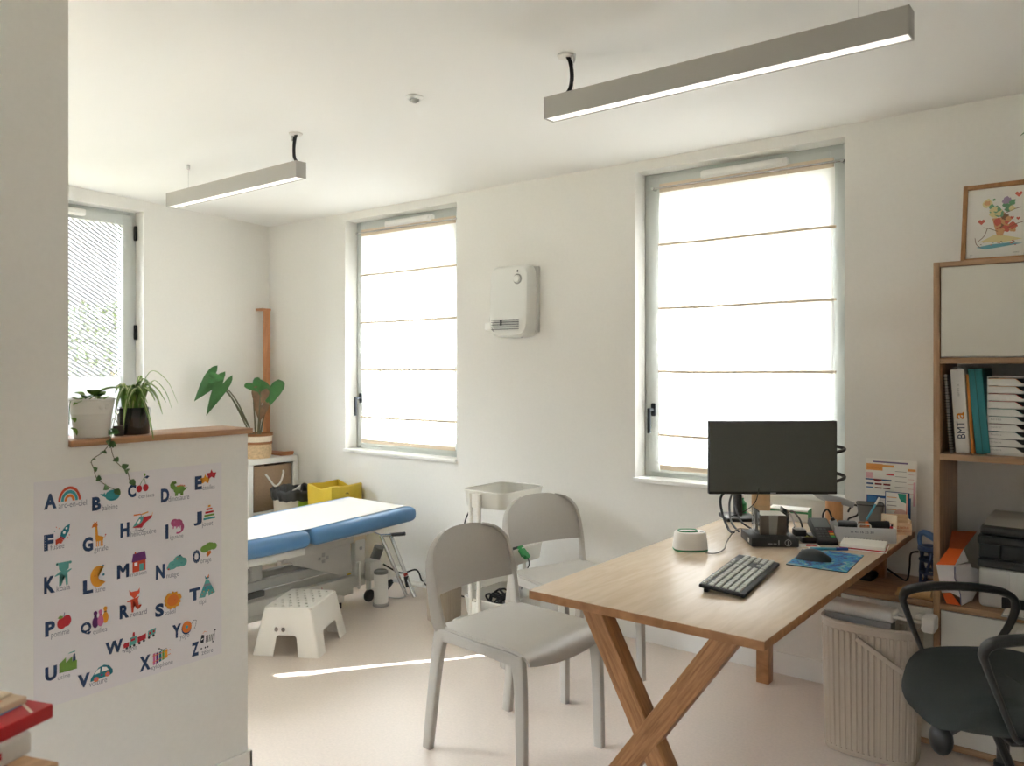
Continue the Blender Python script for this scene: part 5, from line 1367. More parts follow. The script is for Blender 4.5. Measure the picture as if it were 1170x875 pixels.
# mesh pen cup with a toothbrush-like pen
t = thing('pen_cup', 'grey mesh pen cup on the desk against the back wall', 'pen cup', (-.91, 3.62, DZ), math.radians(18))
MESHM = mat('mesh_grey', (120, 122, 120), .5)
b = LB(); stack(b, [sq(.038, .036, 0, 32, 6), sq(.052, .046, .105, 32, 6), sq(.049, .043, .105, 32, 6), sq(.036, .034, .004, 32, 6)]); b.build('cup', MESHM, t)
b = LB(); b.tube(sq(.052, .046, .106, 32, 6), .0028, 6, None, True); b.build('rim', mat('mesh_rim', (60, 62, 62), .5), t)
pen('slim cyan and white brush pen leaning across the mesh cup', (-.895, 3.50, .805), (-.862, 3.575, .892), .0042, (PCY, PAPER, PCY))
# card holder
t = thing('card_holder', 'light wooden card holder with red lettering at the desk corner', 'card holder', (-.800, 3.59, DZ), math.radians(24))
PW_ = wood('pale_wood', (214, 182, 142), (232, 206, 172), (3, 12, 12))
b = LB(); b.box((-.052, -.032, 0), (.052, .03, .004), .001); b.box((-.052, -.032, .004), (.052, -.028, .048), .001); b.box((-.052, .026, .004), (.052, .03, .075), .001); b.box((-.052, -.028, .004), (-.048, .026, .06), .001); b.box((.048, -.028, .004), (.052, .026, .06), .001); b.build('body', PW_, t)
RL = mat('letter_red', (196, 92, 66), .6)
b = LB(); put_text(b, 'SUIVEZ-NOUS', ((-.035, -.0324, .026), (1, 0, 0), (0, 0, 1)), .076, .009, RL, .01); put_text(b, 'MERCI !', ((-.012, -.0324, .012), (1, 0, 0), (0, 0, 1)), .055, .009, RL, .01); b.build('lettering', None, t)
tag(MB().box((-.848, 3.555, DZ + .006), (-.79, 3.563, DZ + .078), 0).build('visit_cards', mat('card_cream', (232, 218, 190), .7), None, (-.82, 3.56, DZ)), 'cream visiting cards standing in the light wooden card holder', 'cards')
# sheets leaning on the wall
lean = math.radians(4)
LV = Vector((0, math.sin(lean), math.cos(lean))); LU = Vector((1, 0, 0))
def leaflet(label, x, y, w, h, items, base=PAPER, zoff=0.0):
    t = thing('leaflet', label, 'leaflet', (x + w / 2, y, DZ))
    o = Vector((x, y, DZ + .001 + zoff))
    b = MB(); M = Matrix((LU, LV, LU.cross(LV))).transposed().to_4x4(); M.translation = o; b.box((0, 0, -.0012), (w, h, 0), 0, base, M)
    for k, (kind, args, m) in enumerate(items):
        fr = (o + LU.cross(LV) * (.0005 + .00012 * k), LU, LV)
        if kind == 'r': x0, y0, x1, y1 = args; put_poly(b, [(x0, y0), (x1, y0), (x1, y1), (x0, y1)], fr, m)
        elif kind == 'p': put_poly(b, args, fr, m)
        else: s, x0, y0, ww, hh = args; put_text(b, s, (fr[0] + LU * x0 + LV * y0, LU, LV), ww, hh, m)
    b.build('sheet', None, t)
mo = lambda n, c: mat('print_' + n, c, .7)
OR_, PK, PU, BLU, NVY, MAR, GRN, PKL, TXT = mo('orange', (226, 158, 88)), mo('pink', (224, 176, 186)), mo('purple', (112, 98, 140)), mo('blue', (62, 116, 168)), mo('navy', (40, 84, 132)), mo('maroon', (120, 44, 48)), mo('teal', (40, 150, 128)), mo('rose', (214, 178, 170)), mo('grey', (150, 146, 146))
W_, H_ = .205, .29
its = [('r', (.03, H_ - .016, .17, H_ - .010), PU), ('r', (.004, H_ - .05, .07, H_ - .022), OR_), ('r', (.07, H_ - .034, .115, H_ - .024), OR_), ('r', (.004, .06, .012, .19), PK), ('r', (.004, H_ - .085, .03, H_ - .06), PK), ('r', (.085, H_ - .068, .115, H_ - .062), mo('red', (206, 110, 104))), ('r', (.17, H_ - .045, .2, H_ - .035), OR_), ('r', (.192, .10, .2, .2), PK)]
for k in range(6): its.append(('r', (.12, H_ - .05 - k * .022, .165, H_ - .048 - k * .022), TXT))
for k in range(5): its.append(('r', (.172, H_ - .06 - k * .02, .195, H_ - .058 - k * .02), PKL))
its.append(('t', ('BILAN ORTHOPTIQUE', .010, H_ - .044, .055, .009), mo('brick', (200, 116, 60))))
leaflet('large printed sheet leaning on the wall, backmost of the sheets by the pen cup', -.950, 3.688, W_, H_, its)
its = [('r', (0, .064, .105, .07), NVY), ('p', disc(.05, .07, .018, .012, 10, PI, 2 * PI), MAR)]
for k, m in enumerate((NVY, MAR, MAR)): its.append(('r', (.005 + k * .034, .045, .033 + k * .034, .052), m)); its.append(('r', (.005 + k * .034, .030, .033 + k * .034, .035), m if k else BLU))
leaflet('white card with a blue top edge and maroon marks standing before the large sheet', -.945, 3.680, .105, .07, its, PAPER, .135)
its = [('r', (.003, .003, .04, .085), BLU), ('r', (.006, .006, .036, .045), PAPER), ('r', (.014, .02, .027, .032), BLU), ('r', (.045, .003, .138, .08), PAPER), ('r', (.145, .05, .172, .085), BLU)]
for k in range(5): its.append(('r', (.055 + k * .02, .003, .0558 + k * .02, .08), TXT))
for k in range(3): its.append(('r', (.045, .02 + k * .026, .138, .0208 + k * .026), TXT))
leaflet('blue calendar card with a white grid standing before the large sheet', -.938, 3.672, .175, .09, its, NVY, .045)
its = [('r', (.003, .003, .089, .127), PAPER), ('p', [(.05, .125), (.082, .125), (.082, .085), (.065, .092), (.055, .106)], GRN), ('p', disc(.062, .04, .026, .02, 12, 0, PI), PKL), ('r', (.083, .02, .087, .125), mo('coral', (226, 130, 110)))]
for k, m in enumerate((OR_, TXT, TXT, OR_)): its.append(('r', (.008, .105 - k * .017, .046, .108 - k * .017), m))
leaflet('navy bordered card with a green quarter circle, beside the mesh pen cup', -.858, 3.645, .095, .13, its, NVY, .03)
# wooden cylinder with a grey band, kraft cylinder, cartons behind the monitor
CW = wood('cyl_wood', (186, 134, 88), (206, 156, 110), (8, 8, 2))
t = thing('headset_stand', 'wooden cylinder carrying a grey curved band, behind the payment terminal', 'headset stand', (-1.055, 3.61, DZ))
b = MB(); b.cyl((-1.055, 3.61, DZ), .036, .105, 28); b.build('cylinder', CW, t)
b = MB(); b.tube([(-1.16, 3.60, DZ + .16), (-1.12, 3.60, DZ + .128), (-1.07, 3.60, DZ + .112), (-1.02, 3.605, DZ + .107), (-.975, 3.62, DZ + .092)], [(.004, .012), (.006, .016), (.008, .018), (.008, .016), (.005, .012)], 10, None, False, 5); b.build('band', mat('band_grey', (164, 166, 168), .35), t)
cable('black cord arching at the right of the wooden cylinder', [(-1.0, 3.62, DZ + .06), (-.985, 3.63, DZ + .09), (-.96, 3.635, DZ + .085), (-.965, 3.635, DZ + .05), (-1.0, 3.63, DZ + .03), (-.99, 3.60, DZ + .008)], .0042, BLACK)
t = thing('kraft_cylinder', 'pale kraft cylinder standing under the monitor, by the arm stand', 'cylinder', (-1.36, 3.55, DZ))
b = MB(); b.cyl((-1.36, 3.555, DZ), .041, .112, 28); b.build('tube', mat('kraft', (206, 172, 130), .7, noise=.04), t); b = MB(); b.cyl((-1.36, 3.555, DZ + .111), .0415, .01, 28); b.build('lid', mat('kraft_lid', (196, 158, 112), .7), t)
t = thing('green_bottle', 'small green bottle behind the monitor cables', 'bottle', (-1.455, 3.56, DZ))
b = MB(); b.lathe([(0, 0), (.02, 0), (.022, .004), (.022, .06), (.010, .075), (.010, .085), (0, .085)], (-1.452, 3.56, DZ), 20); b.build('body', mat('bottle_green', (44, 146, 92), .3), t); b = MB(); b.cyl((-1.452, 3.56, DZ + .085), .012, .014, 16); b.build('cap', PAPER, t)
t = thing('medicine_box', 'white box with green edges lying behind the acrylic paper box', 'box', (-1.2, 3.62, DZ))
b = MB(); M = Matrix.Translation((-1.25, 3.62, DZ)) @ Matrix.Rotation(math.radians(8), 4, 'Z'); b.box((-.085, -.045, 0), (.085, .045, .052), .001, None, M); b.build('carton', PAPER, t)
b = MB(); b.box((-.0856, -.0456, .036), (.0856, .0456, .045), .0005, None, M); b.box((.0845, -.0452, .0), (.0858, .0452, .052), 0, None, M); b.build('band', mat('box_green', (60, 150, 96), .6), t)
# ------------------------------------------------------------------ wall heater
t = thing('fan_heater', 'white wall-mounted fan heater between the two windows with blinds', 'heater', (-2.90, 3.70, 1.63))
HW = mat('heater_white', (226, 226, 221), .35)
x0, x1, z0, z1, yf = -3.035, -2.745, 1.615, 2.025, 3.625
b = MB()
def hbody(u, v):
    # cross-section rounded towards the room; u round the outline, v depth from wall to front
    a = 2 * PI * u; e = 2 / 7
    X = math.copysign(abs(math.cos(a)) ** e, math.cos(a)); Zz = math.copysign(abs(math.sin(a)) ** e, math.sin(a))
    prof = [(1.0, 0), (1.0, .55), (.985, .8), (.93, .95), (.80, 1.0), (.4, 1.01), (0, 1.01)]
    k = v * (len(prof) - 1); i = min(int(k), len(prof) - 2); f = k - i
    r = prof[i][0] * (1 - f) + prof[i + 1][0] * f; d = prof[i][1] * (1 - f) + prof[i + 1][1] * f
    zz = (z0 + z1) / 2 + Zz * r * (z1 - z0) / 2
    dep = .092 + .016 * (1 - ((zz - z0) / (z1 - z0)))
    if Zz < -.9 and abs(X) < .98: zz -= .012 * (1 - X * X) * r
    return Vector(((x0 + x1) / 2 + X * r * (x1 - x0) / 2, WY - .004 - dep * d, zz))
b.grid(hbody, 80, 18, 0, None, True); b.build('body', HW, t, angle=40)
b = MB(); b.box((x0 + .012, WY - .02, z0 + .02), (x1 + .012, WY - .001, z1 - .01), .004); b.build('back_plate', mat('heater_plate', (200, 200, 196), .5), t)
GRM = mat('grille_dark', (70, 78, 78), .45)
yg = WY - .004 - .11
b = MB(); b.prism(rrect(x0 + .030, z0 + .026, x1 - .048, z0 + .106, .018, 4), -.012, ((0, yg + .006, 0), (1, 0, 0), (0, 0, 1)), GRM)
for k in range(5):
    z = z0 + .036 + k * .0135; b.box((x0 + .036, yg - .0085, z), (x1 - .054, yg - .002, z + .003), 0, mat('grille_slat', (58, 64, 63), .4))
b.box(((x0 + x1) / 2 - .04, yg - .011, z0 + .06), ((x0 + x1) / 2 - .032, yg - .004, z0 + .09), 0, mat('grille_slat', (110, 116, 114), .4))
b.build('grille', None, t)
b = MB(); M = Matrix.Translation((x1 - .075, WY - .096, z1 - .085)) @ Matrix.Rotation(PI / 2, 4, 'X')
b.lathe([(.030, 0), (.030, .006), (.0225, .008)], (0, 0, 0), 28, mat('dial_ring', (150, 150, 146), .4), M)
b.lathe([(0, 0), (.0225, 0), (.021, .018), (.017, .021), (0, .021)], (0, 0, 0), 28, HW, M)
b.build('dial', None, t)
b = MB(); b.box((x1 - .079, WY - .102, z1 - .045), (x1 - .073, WY - .095, z1 - .033), .001); b.build('indicator', mat('indicator_dark', (80, 80, 84), .3), t)
b = MB(); b.tube([(x1 - .075, WY - .06, z0 + .004), (x1 - .075, WY - .06, z0 - .012)], .005, 8); b.build('pull_switch', GREY, t)
t = thing('wall_socket', 'small white cable outlet at the left of the wall heater', 'socket', (-3.12, WY, 1.67))
b = MB(); b.box((-3.135, WY - .022, 1.655), (-3.075, WY, 1.70), .006); b.build('box', WHITE, t)
b = MB(); b.tube([(-3.10, WY - .014, 1.70), (-3.098, WY - .02, 1.73), (-3.075, WY - .016, 1.76), (-3.03, WY - .02, 1.775)], .004, 8, None, False, 5); b.build('cord', WHITE, t)
t = thing('wall_socket', 'white plug and outlet on the skirting past the treatment table', 'socket', (-3.62, WY, .05))
b = MB(); b.box((-3.67, WY - .03, .04), (-3.60, WY - .012, .095), .006); b.tube([(-3.632, WY - .03, .068), (-3.632, WY - .06, .068)], .017, 14); b.build('plug', WHITE, t)
cable('black power cord lying along the skirting from the chrome support to the trolley', [(-3.82, 3.52, .17), (-3.74, 3.60, .11), (-3.66, 3.66, .13), (-3.6, 3.66, .06), (-3.5, 3.68, .025), (-3.3, 3.69, .02), (-3.1, 3.69, .02), (-2.95, 3.66, .02)], .0055, BLACK)
cable('white power cord on the floor beside the white cylinder', [(-3.9, 3.5, .0055), (-3.7, 3.43, .0055), (-3.60, 3.48, .0055), (-3.632, 3.62, .03), (-3.632, WY - .062, .068)], .004, mat('cable_white', (206, 204, 200), .5))

# ------------------------------------------------------------------ suspended lamps and ceiling sensor
LM = mat('lamp_grey', (172, 169, 162), .45); DIF = mat('lamp_diffuser', (240, 238, 232), .5, emit=LAMP_STRENGTH)
def pendant(xa, xb, cable_x, wire_x, label):
    y0, y1, zb, zt = 2.395, 2.455, 2.355, 2.435
    t = thing('linear_lamp', label, 'pendant lamp', ((xa + xb) / 2, 2.425, zb), 0, 'linear pendant lamps')
    b = MB(); b.box((xa, y0, zb), (xb, y0 + .004, zt), .0006); b.box((xa, y1 - .004, zb), (xb, y1, zt), .0006); b.box((xa, y0 + .004, zt - .004), (xb, y1 - .004, zt), .0006); b.build('body', LM, t)
    for x in (xa, xb):
        b = MB(); b.box((x - .0025, y0 - .0005, zb - .0005), (x + .0025, y1 + .0005, zt + .0005), .0006); b.build('end_cap', LM, t)
    b = MB(); b.box((xa + .003, y0 + .0045, zb + .003), (xb - .003, y1 - .0045, zb + .008), 0); b.build('diffuser', DIF, t)
    cz = ceil_z(2.425)
    for x in (wire_x, cable_x + .015 if cable_x > -2 else cable_x - .02):
        b = MB(); b.tube([(x, 2.425, zt), (x, 2.425, cz)], .0011, 6); b.build('wire', STEEL, t)
        b = MB(); b.lathe([(.010, 0), (.008, -.022), (.004, -.03), (0, -.03)], (x, 2.425, cz), 14, STEEL); b.lathe([(0, .012), (.004, .012), (.006, 0)], (x, 2.425, zt), 12, STEEL); b.build('wire_grip', None, t)
    s = 1 if cable_x > -2 else -1
    pts = [(cable_x - .012 * s, 2.42, cz - .002), (cable_x + .002 * s, 2.42, cz - .03), (cable_x + .008 * s, 2.42, cz - .08), (cable_x + .001 * s, 2.42, cz - .12), (cable_x - .018 * s, 2.42, zt)]
    for dx, dy in ((0, 0), (.006, .004), (-.002, .009)):
        b = MB(); b.tube([(p[0] + dx * (1.6 if k == 4 else 1), p[1] + dy, p[2]) for k, p in enumerate(pts)], .0042, 8, None, False, 6); b.build('cable', BLACK, t)
    b = MB(); b.lathe([(0, 0), (.034, 0), (.032, -.006), (0, -.007)], (cable_x - .012 * s, 2.42, cz), 24); b.build('ceiling_rose', mat('rose_white', (222, 218, 210), .5), t)
    return t
pendant(-1.733, -.503, -1.64, -.64, 'grey linear lamp hung above the desk and the window behind the monitor')
pendant(-4.42, -3.215, -3.26, -4.235, 'grey linear lamp hung farther off, above the treatment table')
t = thing('ceiling_sensor', 'small round white presence sensor on the ceiling between the lamps', 'sensor', (-2.41, 2.40, ceil_z(2.4)))
cz = ceil_z(2.4)
b = MB(); b.lathe([(0, 0), (.036, 0), (.036, -.004), (.03, -.012), (.024, -.014), (.022, -.008), (0, -.008)], (-2.41, 2.40, cz), 28); b.build('housing', WHITE, t)
b = MB(); b.lathe([(.02, -.009), (.017, -.02), (.008, -.026), (0, -.027)], (-2.41, 2.40, cz), 24); b.build('lens', mat('sensor_lens', (150, 150, 144), .3), t)

# ------------------------------------------------------------------ plants on the half wall
LZ = 1.2275
SOIL = mat('soil', (62, 48, 38), .95)
t = thing('bucket_plant', 'leafy plant in a white metal bucket at the left end of the half-wall ledge', 'potted plant', (-2.53, 1.132, LZ))
bc = (-2.53, 1.132, LZ)
BW = mat('bucket_white', (226, 224, 216), .4)
b = MB(); b.lathe([(0, 0), (.048, 0), (.049, .003), (.056, .068), (.0585, .072), (.058, .078), (.0635, .112), (.0665, .115), (.0645, .118), (.060, .114), (.05, .01), (0, .01)], bc, 40); b.build('bucket', BW, t)
b = MB(); b.lathe([(0, .098), (.059, .100)], bc, 24); b.build('soil', SOIL, t)
for dy in (-.0, .030):
    b = MB(); d = Vector((.95, dy * 10 + .05, 0)).normalized(); p = Vector(bc) + d * .060 + Vector((0, 0, .095))
    M = Matrix.Translation(p) @ d.to_track_quat('Z', 'Y').to_matrix().to_4x4(); b.lathe([(0, .004), (.006, .003), (.010, 0), (.010, -.003)], (0, 0, 0), 14, None, M); b.build('stud', BW, t)
rnd = random.Random(4)
for tip, w in (((-2.49, 1.188, 1.372), .026), ((-2.51, 1.08, 1.345), .030), ((-2.50, 1.12, 1.368), .026), ((-2.56, 1.10, 1.36), .03), ((-2.50, 1.075, 1.33), .024), ((-2.52, 1.165, 1.355), .024), ((-2.47, 1.14, 1.345), .026), ((-2.48, 1.10, 1.35), .022), ((-2.55, 1.16, 1.36), .028)):
    r = Vector((-2.53 + rnd.uniform(-.02, .03), 1.125 + rnd.uniform(-.025, .025), 1.325)); tp = Vector(tip); m_ = r.lerp(tp, .35) + Vector((0, 0, .012))
    b = MB(); b.tube([r, m_], .0016, 6, GREEN); b.leaf(m_, tp + (tp - m_) * .25, w * 1.5, m=rnd.choice([GREEN2, GREEN2, GREEN]), bend=.12); b.build('leaf', None, t)
for k, (tp) in enumerate(((-2.52, 1.06, 1.30), (-2.5, 1.055, 1.262))):
    b = MB(); b.tube([(-2.53, 1.075, 1.342), (-2.52, 1.064, 1.33), (-2.515, 1.06, 1.27)], .0015, 6, GREEN, False, 4); b.leaf((-2.515, 1.062, 1.29 - k * .03), (tp[0], tp[1] + .02, tp[2] - .025), .022, m=GREEN2); b.build('leaf', None, t)
t = thing('spider_plant', 'striped spider plant in a glossy black pot on the half-wall ledge', 'potted plant', (-2.53, 1.262, LZ))
pc = (-2.53, 1.262, LZ)
b = MB(); b.lathe([(0, 0), (.0455, 0), (.0475, .003), (.0485, .084), (.0455, .085), (.044, .07), (0, .07)], pc, 40); b.build('pot', mat('pot_black', (30, 36, 36), .12, coat=.5), t)
b = MB(); b.lathe([(0, .071), (.045, .072)], pc, 24); b.build('soil', SOIL, t)
SPG = mat('spider_green', (112, 150, 70), .45, noise=.25, scale=60); SPL = mat('spider_cream', (206, 212, 160), .5)
tips = [((-2.43, 1.275, 1.215), .05), ((-2.44, 1.185, 1.25), .045), ((-2.43, 1.355, 1.325), .10), ((-2.5, 1.375, 1.30), .075), ((-2.42, 1.31, 1.33), .06), ((-2.55, 1.30, 1.40), .03), ((-2.50, 1.255, 1.37), .02), ((-2.48, 1.23, 1.365), .02), ((-2.56, 1.22, 1.36), .03), ((-2.45, 1.20, 1.315), .04), ((-2.47, 1.29, 1.36), .03), ((-2.60, 1.25, 1.35), .03), ((-2.46, 1.32, 1.29), .055), ((-2.47, 1.21, 1.34), .03), ((-2.5, 1.28, 1.365), .02), ((-2.57, 1.34, 1.36), .05), ((-2.44, 1.25, 1.345), .03), ((-2.45, 1.165, 1.30), .05), ((-2.43, 1.28, 1.335), .03), ((-2.52, 1.20, 1.36), .025)]
for k in range(16):
    a_ = rnd.random() * 2 * PI; tips.append(((-2.51 + .04 * math.cos(a_), 1.262 + .055 * math.sin(a_), 1.325 + rnd.random() * .055), .02))
for tip, arch in tips:
    r = Vector((pc[0] + rnd.uniform(-.02, .03), pc[1] + rnd.uniform(-.025, .025), LZ + .072)); tp = Vector(tip)
    up1 = r.lerp(tp, .35) + Vector((0, 0, .035 + arch * .8)); up2 = r.lerp(tp, .75) + Vector((0, 0, .02 + arch * .6))
    b = MB()
    side_ = (tp - r).cross(Vector((0, 0, 1))); side_ = side_.normalized() if side_.length > 1e-4 else Vector((1, 0, 0))
    b.tube([r, up1, up2, tp], [(.0045, .0006), (.0075, .0006), (.0055, .0006), (.0008, .0004)], 6, SPG, False, 6, side=side_)
    b.tube([r + Vector((0, 0, .0008)), up1 + Vector((0, 0, .0008)), up2 + Vector((0, 0, .0008)), tp], [(.0015, .0007), (.0022, .0007), (.0016, .0007), (.0003, .0003)], 6, SPL, False, 6, side=side_)
    b.build('leaf', None, t)
t = thing('ivy', 'ivy strands trailing from the ledge down over the wall poster', 'ivy', (-2.5, 1.20, LZ))
IV = mat('ivy_green', (70, 104, 50), .5, noise=.2, scale=60); IVS = mat('ivy_stem', (96, 92, 58), .7)
b = MB(); b.lathe([(0, 0), (.014, 0), (.017, .03), (.013, .03), (0, .026)], (-2.505, 1.203, LZ), 16); b.build('nursery_pot', mat('pot_brown', (70, 58, 48), .7), t)
strands = [[(-2.50, 1.203, 1.257), (-2.46, 1.165, 1.285), (-2.437, 1.145, 1.25), (-2.434, 1.141, 1.215), (-2.437, 1.122, 1.187), (-2.44, 1.092, 1.166), (-2.44, 1.098, 1.140), (-2.44, 1.106, 1.112), (-2.44, 1.135, 1.086), (-2.44, 1.158, 1.072)],
           [(-2.50, 1.203, 1.257), (-2.46, 1.175, 1.30), (-2.436, 1.15, 1.25), (-2.436, 1.146, 1.207), (-2.438, 1.157, 1.165), (-2.44, 1.18, 1.137), (-2.44, 1.198, 1.121), (-2.44, 1.204, 1.095)]]
for st in strands:
    b = MB(); b.tube(st, .0011, 6, None, False, 6); b.build('stem', IVS, t)
    for k in range(2, len(st)):
        p = Vector(st[k])
        for q in range(2 if k < 4 else 1):
            d = Vector((.012, rnd.uniform(-1, 1) * .019, rnd.uniform(-.016, .008)))
            if k == len(st) - 1: d = Vector((.008, .014, -.018))
            b = MB(); b.leaf(p, p + d, .019, up=(1, 0, 0), m=IV, n=4, shape=.35); b.build('leaf', None, t)

# ------------------------------------------------------------------ stack of books on a wooden box, near the camera
sr = math.atan2(-.938, .345); SO = (-1.49, .602)
def sloc(x, y): 
    c, s = math.cos(sr), math.sin(sr); return (SO[0] + c * x - s * y, SO[1] + s * x + c * y)
CRW = wood('toy_box_wood', (168, 128, 92), (204, 164, 122), (2, 12, 12))
c0 = sloc(.068, .075)
t = thing('wooden_box', 'tall pale wooden box by the half wall, carrying the stack of books', 'box', (c0[0], c0[1], 0), sr)
b = LB(); b.box((0, -.36, 0), (.45, 0, .782), .003); b.build('carcass', CRW, t)
b = LB(); b.box((-.006, -.37, .782), (.46, .006, .80), .003); b.build('top', CRW, t)
zz = .8005
def book(label, x, y, w, d, h, m, cover=None, extra=None, name='book'):
    global zz
    c = sloc(x, y); t = thing(name, label, 'book', (c[0], c[1], zz), sr)
    if cover:
        b = LB(); b.box((0, -d, 0), (w, 0, .003), .0008); b.box((0, -d, h - .003), (w, 0, h), .0008); b.box((0, -.003, .003), (w, 0, h - .003), .0008); b.build('cover', m, t)
        b = LB(); b.box((.004, -d + .004, .003), (w - .004, -.003, h - .003), 0); b.build('pages', PAPER, t)
    else:
        b = LB(); b.box((0, -d, 0), (w, 0, h), .002); b.build('cover', m, t)
    if extra:
        b = LB(); extra(b, w, d, h); b.build('print', None, t)
    zz += h + .0005
RED = mat('book_red', (188, 24, 34), .4)
def sq_red(b, w, d, h): 
    for i in range(2):
        for j in range(2): b.box((.055 + i * .0062, -.0005, .012 + j * .0062), (.0605 + i * .0062, .0006, .0175 + j * .0062), 0, RED)
book('white book with a small red square on its spine, under the red book', .052, .010, .24, .20, .034, mat('book_white', (214, 210, 204), .5), None, sq_red)
BC1, BC2, BC3 = mat('book_blue', (44, 140, 196), .5), mat('book_brown', (122, 92, 70), .5), mat('book_cream', (230, 208, 190), .6)
def pic(b, w, d, h):
    put_poly(b, [(.022, -.046), (w - .03, -.030), (w - .03, -.11), (.022, -.12)], ((0, 0, h + .0004), (1, 0, 0), (0, 1, 0)), BC1); put_poly(b, [(.03, -.062), (w - .03, -.052), (w - .03, -.075), (.03, -.082)], ((0, 0, h + .0008), (1, 0, 0), (0, 1, 0)), BC2); put_poly(b, [(.012, -.056), (.016, -.060), (.042, -.004), (.037, -.003)], ((0, 0, h + .0004), (1, 0, 0), (0, 1, 0)), BC3)
book('bright red picture book with a blue patch, in the stack at lower left', 0, 0, .27, .21, .024, RED, None, pic)
book('worn cream booklet with an orange patch on top of the red book', .012, -.046, .2, .15, .012, mat('booklet_cream', (216, 190, 160), .7), None, lambda b, w, d, h: put_poly(b, [(.03, -.02), (w, -.03), (w, -.12), (.03, -.12)], ((0, 0, h + .0004), (1, 0, 0), (0, 1, 0)), mat('booklet_orange', (222, 140, 104), .7)))
book('thin open leaflet topmost on the stack at lower left', .02, -.07, .18, .12, .006, mat('leaflet_sand', (226, 206, 180), .7))

LT = {'A': (0.026, 0.572, 0.06, 0.616), 'B': (0.159, 0.549, 0.185, 0.59), 'C': (0.266, 0.574, 0.292, 0.615), 'D': (0.372, 0.545, 0.4, 0.589), 'E': (0.489, 0.571, 0.514, 0.616), 'F': (0.026, 0.454, 0.052, 0.5), 'G': (0.132, 0.431, 0.162, 0.474), 'H': (0.243, 0.455, 0.271, 0.5), 'I': (0.387, 0.426, 0.397, 0.473), 'J': (0.484, 0.453, 0.514, 0.498), 'K': (0.026, 0.331, 0.056, 0.38), 'L': (0.133, 0.306, 0.162, 0.347), 'M': (0.233, 0.331, 0.27, 0.373), 'N': (0.355, 0.303, 0.385, 0.349), 'O': (0.481, 0.329, 0.508, 0.373), 'P': (0.029, 0.208, 0.056, 0.251), 'Q': (0.126, 0.185, 0.157, 0.223), 'R': (0.241, 0.206, 0.27, 0.248), 'S': (0.353, 0.183, 0.382, 0.225), 'T': (0.469, 0.207, 0.508, 0.248), 'U': (0.029, 0.08, 0.061, 0.121), 'V': (0.118, 0.032, 0.153, 0.072), 'W': (0.198, 0.107, 0.251, 0.146), 'X': (0.303, 0.026, 0.338, 0.073), 'Y': (0.41, 0.1, 0.441, 0.144), 'Z': (0.477, 0.023, 0.503, 0.069)}
WD = {'A': ('arc-en-ciel', 0.065, 0.57, 0.079), 'B': ('baleine', 0.188, 0.546, 0.047), 'C': ('cerises', 0.3, 0.568, 0.05), 'D': ('dinosaure', 0.397, 0.545, 0.072), 'E': ('étoiles', 0.516, 0.567, 0.045), 'F': ('fusée', 0.043, 0.454, 0.038), 'G': ('girafe', 0.165, 0.425, 0.041), 'H': ('hélicoptère', 0.275, 0.452, 0.081), 'I': ('iguane', 0.403, 0.423, 0.045), 'J': ('jouet', 0.514, 0.445, 0.04), 'K': ('koala', 0.06, 0.331, 0.037), 'L': ('lune', 0.168, 0.304, 0.03), 'M': ('maison', 0.275, 0.329, 0.05), 'N': ('nuage', 0.391, 0.299, 0.042), 'O': ('orage', 0.508, 0.324, 0.04), 'P': ('pomme', 0.045, 0.201, 0.05), 'Q': ('quilles', 0.162, 0.18, 0.041), 'R': ('renard', 0.275, 0.204, 0.051), 'S': ('soleil', 0.384, 0.182, 0.037), 'T': ('tipi', 0.503, 0.188, 0.025), 'U': ('usine', 0.063, 0.075, 0.034), 'V': ('voiture', 0.151, 0.027, 0.052), 'W': ('wagon', 0.248, 0.098, 0.046), 'X': ('xylophone', 0.339, 0.02, 0.073), 'Y': ('yoyo', 0.436, 0.091, 0.033), 'Z': ('zèbre', 0.513, 0.019, 0.041)}
IC = {'A': (0.064, 0.586, 0.127, 0.632), 'B': (0.182, 0.569, 0.243, 0.609), 'C': (0.292, 0.587, 0.333, 0.643), 'D': (0.397, 0.559, 0.463, 0.609), 'E': (0.509, 0.588, 0.564, 0.634), 'F': (0.054, 0.466, 0.097, 0.523), 'G': (0.157, 0.441, 0.2, 0.516), 'H': (0.281, 0.465, 0.345, 0.524), 'I': (0.403, 0.441, 0.451, 0.488), 'J': (0.519, 0.466, 0.562, 0.517), 'K': (0.054, 0.346, 0.102, 0.415), 'L': (0.154, 0.321, 0.2, 0.384), 'M': (0.278, 0.341, 0.325, 0.403), 'N': (0.391, 0.323, 0.461, 0.368), 'O': (0.508, 0.342, 0.569, 0.39), 'P': (0.061, 0.22, 0.1, 0.267), 'Q': (0.159, 0.197, 0.208, 0.259), 'R': (0.264, 0.218, 0.311, 0.291), 'S': (0.382, 0.196, 0.443, 0.255), 'T': (0.503, 0.205, 0.562, 0.283), 'U': (0.066, 0.091, 0.117, 0.148), 'V': (0.154, 0.037, 0.22, 0.082), 'W': (0.253, 0.106, 0.356, 0.156), 'X': (0.345, 0.029, 0.404, 0.082), 'Y': (0.443, 0.104, 0.497, 0.145), 'Z': (0.506, 0.034, 0.564, 0.096)}
